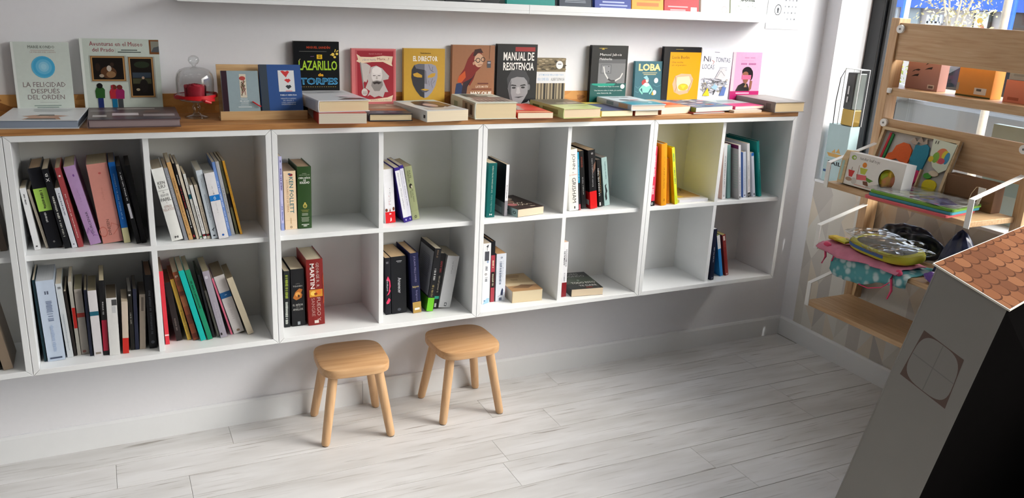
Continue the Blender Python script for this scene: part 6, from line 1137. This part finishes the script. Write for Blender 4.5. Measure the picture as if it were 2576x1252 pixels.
rk = (Et - Pt).normalized(); rn = rd.cross(rk); rn = rn if rn.z > 0 else -rn
ro = [Pt - rd * .006 - rk * .012, Et - rd * .006 + rk * .008, E1t + rd * .006 + rk * .008, P1t + rd * .006 - rk * .012]; ro = [p + rn * .0055 for p in ro]
roof = panel('roof', ro, pm('roof_card_edge', '#d5cfc2', .6, noise=.03, scale=20), .005)
# printed scallop tiles
A0 = ro[0]; RU = ro[3] - ro[0]; RV = ro[1] - ro[0]; g = G(); rows_ = 6; W_t = .060; H_t = RV.length / (rows_ - .6); ncol = int(RU.length / W_t) + 2
art(g, A0 - hc + rn * .0002, RU, RV, [('r', .004, .012, .996, .985, '#b06a3a')]) if RU.cross(RV).dot(rn) > 0 else None
def roofpoly(pts, col, k):
    cl = [(min(max(a, .004), RU.length - .004), min(max(b, .003), RV.length - .003)) for a, b in pts]
    P_ = [A0 + RU.normalized() * a + RV.normalized() * b + rn * (.0006 + .00002 * k) - hc for a, b in cl]
    if RU.cross(RV).dot(rn) < 0: P_ = P_[::-1]
    g.add([tuple(p) for p in P_], [tuple(range(len(P_)))], col)
roofpoly([(0, 0), (RU.length, 0), (RU.length, RV.length), (0, RV.length)], '#6a442c', 0)
tr = random.Random(5)
for r in range(rows_ - 1, -1, -1):
    for c in range(-1, ncol):
        x0 = c * W_t + (W_t / 2 if r % 2 else 0); y0 = r * H_t - H_t * .6
        if x0 > RU.length or x0 + W_t < 0: continue
        def scal(s, dy): return [(x0 + W_t / 2 - W_t / 2 * s, y0 - .01)] + [(x0 + W_t / 2 - W_t / 2 * s * math.cos(math.pi * j / 10), y0 + H_t * .62 + dy + H_t * .42 * s * math.sin(math.pi * j / 10)) for j in range(11)] + [(x0 + W_t / 2 + W_t / 2 * s, y0 - .01)]
        k = (rows_ - r) * 4
        if y0 + H_t > 0: roofpoly(scal(1.0, .004), '#452a1b', k); roofpoly(scal(.96, 0), ['#70482f', '#66412b', '#785036', '#5f3c28'][tr.randrange(4)], k + 2)
g.build('roof_tile_print', print_mat(.9, .05), roof)['label'] = 'printed orange scallop tiles'
# printed window on the gable wall
gn = (E0 - P0).cross(Et - P0).normalized(); gn = gn if gn.dot(CP - P0) > 0 else -gn
wq_ = [hit(u, v, P0, gn) for u, v in ((2325, 830), (2425, 905), (2377, 1028), (2264, 940))]
def bil(a, b): return (wq_[0] * (1 - a) * (1 - b) + wq_[1] * a * (1 - b) + wq_[2] * a * b + wq_[3] * (1 - a) * b)
g = G()
def gp(pts, col, k):
    P_ = [bil(a, b) + gn * (.0004 + .0001 * k) - hc for a, b in pts]
    if (P_[1] - P_[0]).cross(P_[2] - P_[0]).dot(gn) < 0: P_ = P_[::-1]
    g.add([tuple(p) for p in P_], [tuple(range(len(P_)))], col)
gp([(0, 0), (1, 0), (1, 1), (0, 1)], '#5f4e47', 1)
gp([(.5 + .485 * math.copysign(abs(math.cos(t)) ** .62, math.cos(t)), .5 + .485 * math.copysign(abs(math.sin(t)) ** .62, math.sin(t))) for t in [2 * math.pi * k / 40 for k in range(40)]], '#84817d', 2)
gp([(.49, .02), (.51, .02), (.51, .98), (.49, .98)], '#767370', 3); gp([(.02, .49), (.98, .49), (.98, .51), (.02, .51)], '#767370', 4)
g.build('window_print', print_mat(.7), gab)['label'] = 'printed window outline'

# ================================================================== STREET BEYOND THE GLASS
GZ = -.10
struct(G().box((3.381, -12, GZ - .1), (5.2, 26, GZ)).build('pavement', pm('paving', '#b8b2a8', .8, noise=.1, scale=3)), 'pale paved footway outside the window')
struct(G().box((5.2, -12, GZ - .12), (10.6, 26, GZ - .02)).build('road', pm('asphalt', '#77767a', .85, noise=.15, scale=8)), 'asphalt street outside')
struct(G().box((10.6, -12, GZ - .1), (14.0, 26, GZ)).build('far_pavement', MATS['paving']), 'far footway')
def brick_mat():
    m = bpy.data.materials.new('stone_brick_wall'); m.use_nodes = True; nt = m.node_tree; b = nt.nodes['Principled BSDF']
    tc = nt.nodes.new('ShaderNodeTexCoord'); mp = nt.nodes.new('ShaderNodeMapping'); mp.inputs['Rotation'].default_value = (math.radians(90), 0, math.radians(90))
    br = nt.nodes.new('ShaderNodeTexBrick'); br.inputs['Scale'].default_value = 5; br.inputs['Color1'].default_value = (*lin('#c2aa9c'), 1); br.inputs['Color2'].default_value = (*lin('#b09a90'), 1); br.inputs['Mortar'].default_value = (*lin('#cfc2b8'), 1)
    nt.links.new(tc.outputs['Object'], mp.inputs[0]); nt.links.new(mp.outputs[0], br.inputs['Vector']); nt.links.new(br.outputs[0], b.inputs['Base Color']); b.inputs['Roughness'].default_value = .85; return m
bd = thing('street_building', 'brick building with a blue fascia across the street', 'building', (14.0, 8, GZ))
G().box((0, -20, 0), (4, 18, 1.68)).build('brick_wall', brick_mat(), bd)
G().box((-.25, -20, 1.68), (4, 18, 4.6)).build('blue_fascia', pm('blue_fascia_paint', '#1f5fc4', .4, noise=.05, scale=2), bd)
def bpart(name, u, v, w, h, col, x=13.97, th=.05, z_top=None):
    p = onX(u, v, x); o = G().box((-.0, -w / 2, -h / 2), (th, w / 2, h / 2)).build(name, pm('facade_' + col.strip('#'), col, .5), bd); o.location = (x - 14.0 - th, p.y - 8, p.z - GZ); return o
fr_ = bpart('poster_frame', 2473, 60, .32, .48, '#1c1c1e'); 
ps_ = G().box((-.012, -.125, -.20), (-.002, .125, .20)).build('poster', pm('poster_white', '#e8e2da', .4), fr_)
g = G(); art(g, V((-.012, .125, -.2)), V((0, -.25, 0)), V((0, 0, .4)), [('e',.4,.62,.22,.12,'#e0b03a'),('e',.6,.36,.2,.1,'#c8503a'),('r',.1,.8,.9,.9,'#d8c890')]); g.build('poster_print', print_mat(.4), fr_)['kind'] = 'stuff'
bpart('grey_door', 2296, 60, .28, .9, '#9aa2a2'); bpart('white_wall_panel', 2232, 36, .55, .5, '#d8dcdc'); dw = bpart('dark_window', 2230, 55, .3, .42, '#4a5560', 13.9)
for k in range(4): bpart('white_sign_letter', 2338 + 11 * k, 48, .05, .15, '#e6e6e6')
bpart('white_sign_panel', 2350, 65, .28, .16, '#dedede')
bpart('dark_shopfront', 2590, 40, .5, 1.2, '#33261f', 13.9)
def pole(name, u, v, x, r, col, h, label, cat):
    p = onX(u, v, x); t = G().tube([(0, 0, 0), (0, 0, h)], r, 12).build(name, pm('pole_' + col.strip('#'), col, .4), None, smooth=True); t.location = (p.x, p.y, GZ + .0005); tag(t, label, cat)
pole('blue_post', 2270, 30, 12.8, .03, '#2a62b8', 3.6, 'blue metal post before the pale doorway', 'post'); pole('blue_pipe', 2545, 40, 13.3, .05, '#2a62b8', 4.0, 'blue post beside the dark shopfront', 'post')
pole('white_post', 2281, 30, 11.5, .035, '#e4e4e4', 3.2, 'white street post beside the blue one', 'post')
M_BARK = pm('pale_bark', '#b0a290', .8, noise=.3, scale=25, bump=.5)
def tree(u, v, x, r, h, crown, label, seed, col, n, z0, spread, fork=1.6):
    p = onX(u, v, x); t = thing('street_tree', label, 'tree', (p.x, p.y, GZ)); rg = random.Random(seed)
    g = G(); g.tube([(0, 0, 0), (r * .3, r * .2, fork * .5), (0, 0, fork)], [r * 1.15, r, r * .95], 10); g.build('trunk', M_BARK, t, smooth=True)
    for k in range(6):
        a = k * 1.05 + rg.random(); L = rg.uniform(.4, .8) * spread * 1.6
        G().tube([(0, 0, fork - .01), (math.cos(a) * L * .3, math.sin(a) * L * .3, fork + (h - fork) * .35), (math.cos(a) * L * .7, math.sin(a) * L * .7, fork + (h - fork) * .8)], [r * .6, r * .4, r * .15], 7).build('branch', M_BARK, t, smooth=True)
    if n:
        g = G()
        for k in range(n):
            a, b, q = rg.uniform(0, 6.28), rg.uniform(-1, 1), rg.random() ** .4
            c = V((math.cos(a) * math.sqrt(1 - b * b) * q * spread, math.sin(a) * math.sqrt(1 - b * b) * q * spread, z0 + (h - z0) * .5 + b * q * (h - z0) * .5))
            s = rg.uniform(.016, .032); d1 = V((rg.uniform(-1, 1), rg.uniform(-1, 1), rg.uniform(-1, 1))).normalized() * s; d2 = d1.cross(V((rg.uniform(-1, 1), rg.uniform(-1, 1), rg.uniform(-1, 1)))).normalized() * s * .5
            g.add([tuple(c - d1), tuple(c + d2), tuple(c + d1), tuple(c - d2)], [(0, 1, 2, 3)])
        o = g.build('leaves', pm('leaf_' + col.strip('#'), col, .6, noise=.3, scale=6), t); o['kind'] = 'stuff'
    return t
tree(2527, 50, 4.75, .022, 3.2, None, 'slim bare street tree close outside the window', 4, '#c8b878', 0, 2.0, .5, fork=1.72)
tree(2400, 60, 9.6, .03, 2.7, None, 'small street tree with pale yellow leaves', 9, '#d8c98e', 1100, 1.0, .5, fork=1.2)
bs = tree(2214, 130, 10.2, .03, 1.5, None, 'round green-yellow shrub on the far side of the street', 12, '#9aa03a', 900, .12, .6, fork=.3); bs.name = 'street_shrub'; bs['category'] = 'shrub'
rp = onX(2226, 85, 10.9); rbn = G().box((-.01, -.1, -.12), (.01, .1, .12)).build('red_banner', pm('red_cloth', '#c8323a', .6), None); rbn.location = (rp.x, rp.y, rp.z); tag(rbn, 'red banner across the street beside the shrub', 'banner')
G().tube([(0, .08, -.12), (0, .08, GZ - rp.z)], .012, 8).build('banner_pole', pm('pole_e4e4e4', '#e4e4e4', .4), rbn)
# parked cars
def car(loc, col, label, rz=0):
    t = thing('parked_car', label, 'car', loc, 'cars parked along the street'); t.rotation_euler.z = rz; t.scale = (1.0, 1.08, 1.03)
    prof = [(-2.15, .30), (-2.15, .62), (-2.08, .90), (-1.75, .98), (-1.15, 1.40), (-.2, 1.47), (.55, 1.40), (1.15, 1.00), (2.0, .86), (2.18, .62), (2.18, .30)]
    def archd(c, r=.36): return [(c - r, .30)] + [(c - r * math.cos(math.pi * k / 10), .30 + r * math.sin(math.pi * k / 10)) for k in range(1, 10)] + [(c + r, .30)]
    low = prof[:4] + [(-1.7, .98), (1.12, 1.0)] + prof[8:]
    body = low + archd(1.38)[::-1] + archd(-1.25)[::-1]
    M_P = pm('car_paint_' + col.strip('#'), col, .3, .15, .5, .6)
    G().prism(body, 0, -.86, .86).build('body', M_P, t, bevel=.03)
    G().prism([(-1.72, .97), (-1.15, 1.40), (-.2, 1.47), (.55, 1.40), (1.13, .99)], 0, -.74, .74).build('cabin', M_P, t, bevel=.05)
    for s in (-1, 1):
        for pts in ([(-1.35, 1.02), (-1.0, 1.34), (-.35, 1.39), (-.35, 1.02)], [(-.27, 1.02), (-.27, 1.39), (.45, 1.35), (.95, 1.02)]):
            G().prism(pts, 0, s * .735, s * .748).build('side_window', pm('car_glass', '#1c2226', .08), t)
        for y in (-.31, .98, -1.2): G().box((s * .861, y - .004, .40), (s * .8635, y + .004, .98)).build('door_gap', pm('panel_gap', '#26262a', .8), t)
        G().box((s * .861, -.12, .84), (s * .875, .04, .865)).build('door_handle', M_P, t, bevel=.004); G().box((s * .861, -1.0, .36), (s * .872, .95, .42)).build('side_trim', pm('grey_trim', '#6a6a6a', .6), t)
        G().ball((s * .93, .92, 1.03), (.07, .09, .07), 12, 8).build('mirror', M_P, t, smooth='all')
        for y in (1.38, -1.25):
            w = G().tube([(s * .66, y, .31), (s * .85, y, .31)], .31, 28).build('wheel', pm('tyre', '#1b1b1c', .8), t, smooth=True)
            G().tube([(s * .84, y, .31), (s * .858, y, .31)], .19, 20).build('hubcap', pm('alloy', '#a8a8aa', .3, .8), w, smooth=True)
    G().prism([(.60, 1.37), (1.12, 1.0), (1.14, 1.01), (.63, 1.39)], 0, -.68, .68).build('windscreen', MATS['car_glass'], t)
    for s in (-1, 1): G().box((s * .5 - .18, 2.15, .62), (s * .5 + .18, 2.2, .74)).build('headlight', pm('lamp_glass', '#d8dcdc', .1), t, bevel=.01)
    G().box((-.8, 2.14, .32), (.8, 2.21, .46)).build('bumper', M_P, t, bevel=.02)
    return t
car((6.55, .62, GZ - .0205), '#6f6c68', 'silver-beige car parked right outside the window'); car((6.75, 6.1, GZ - .0205), '#7c8a98', 'pale blue car parked further along the street')
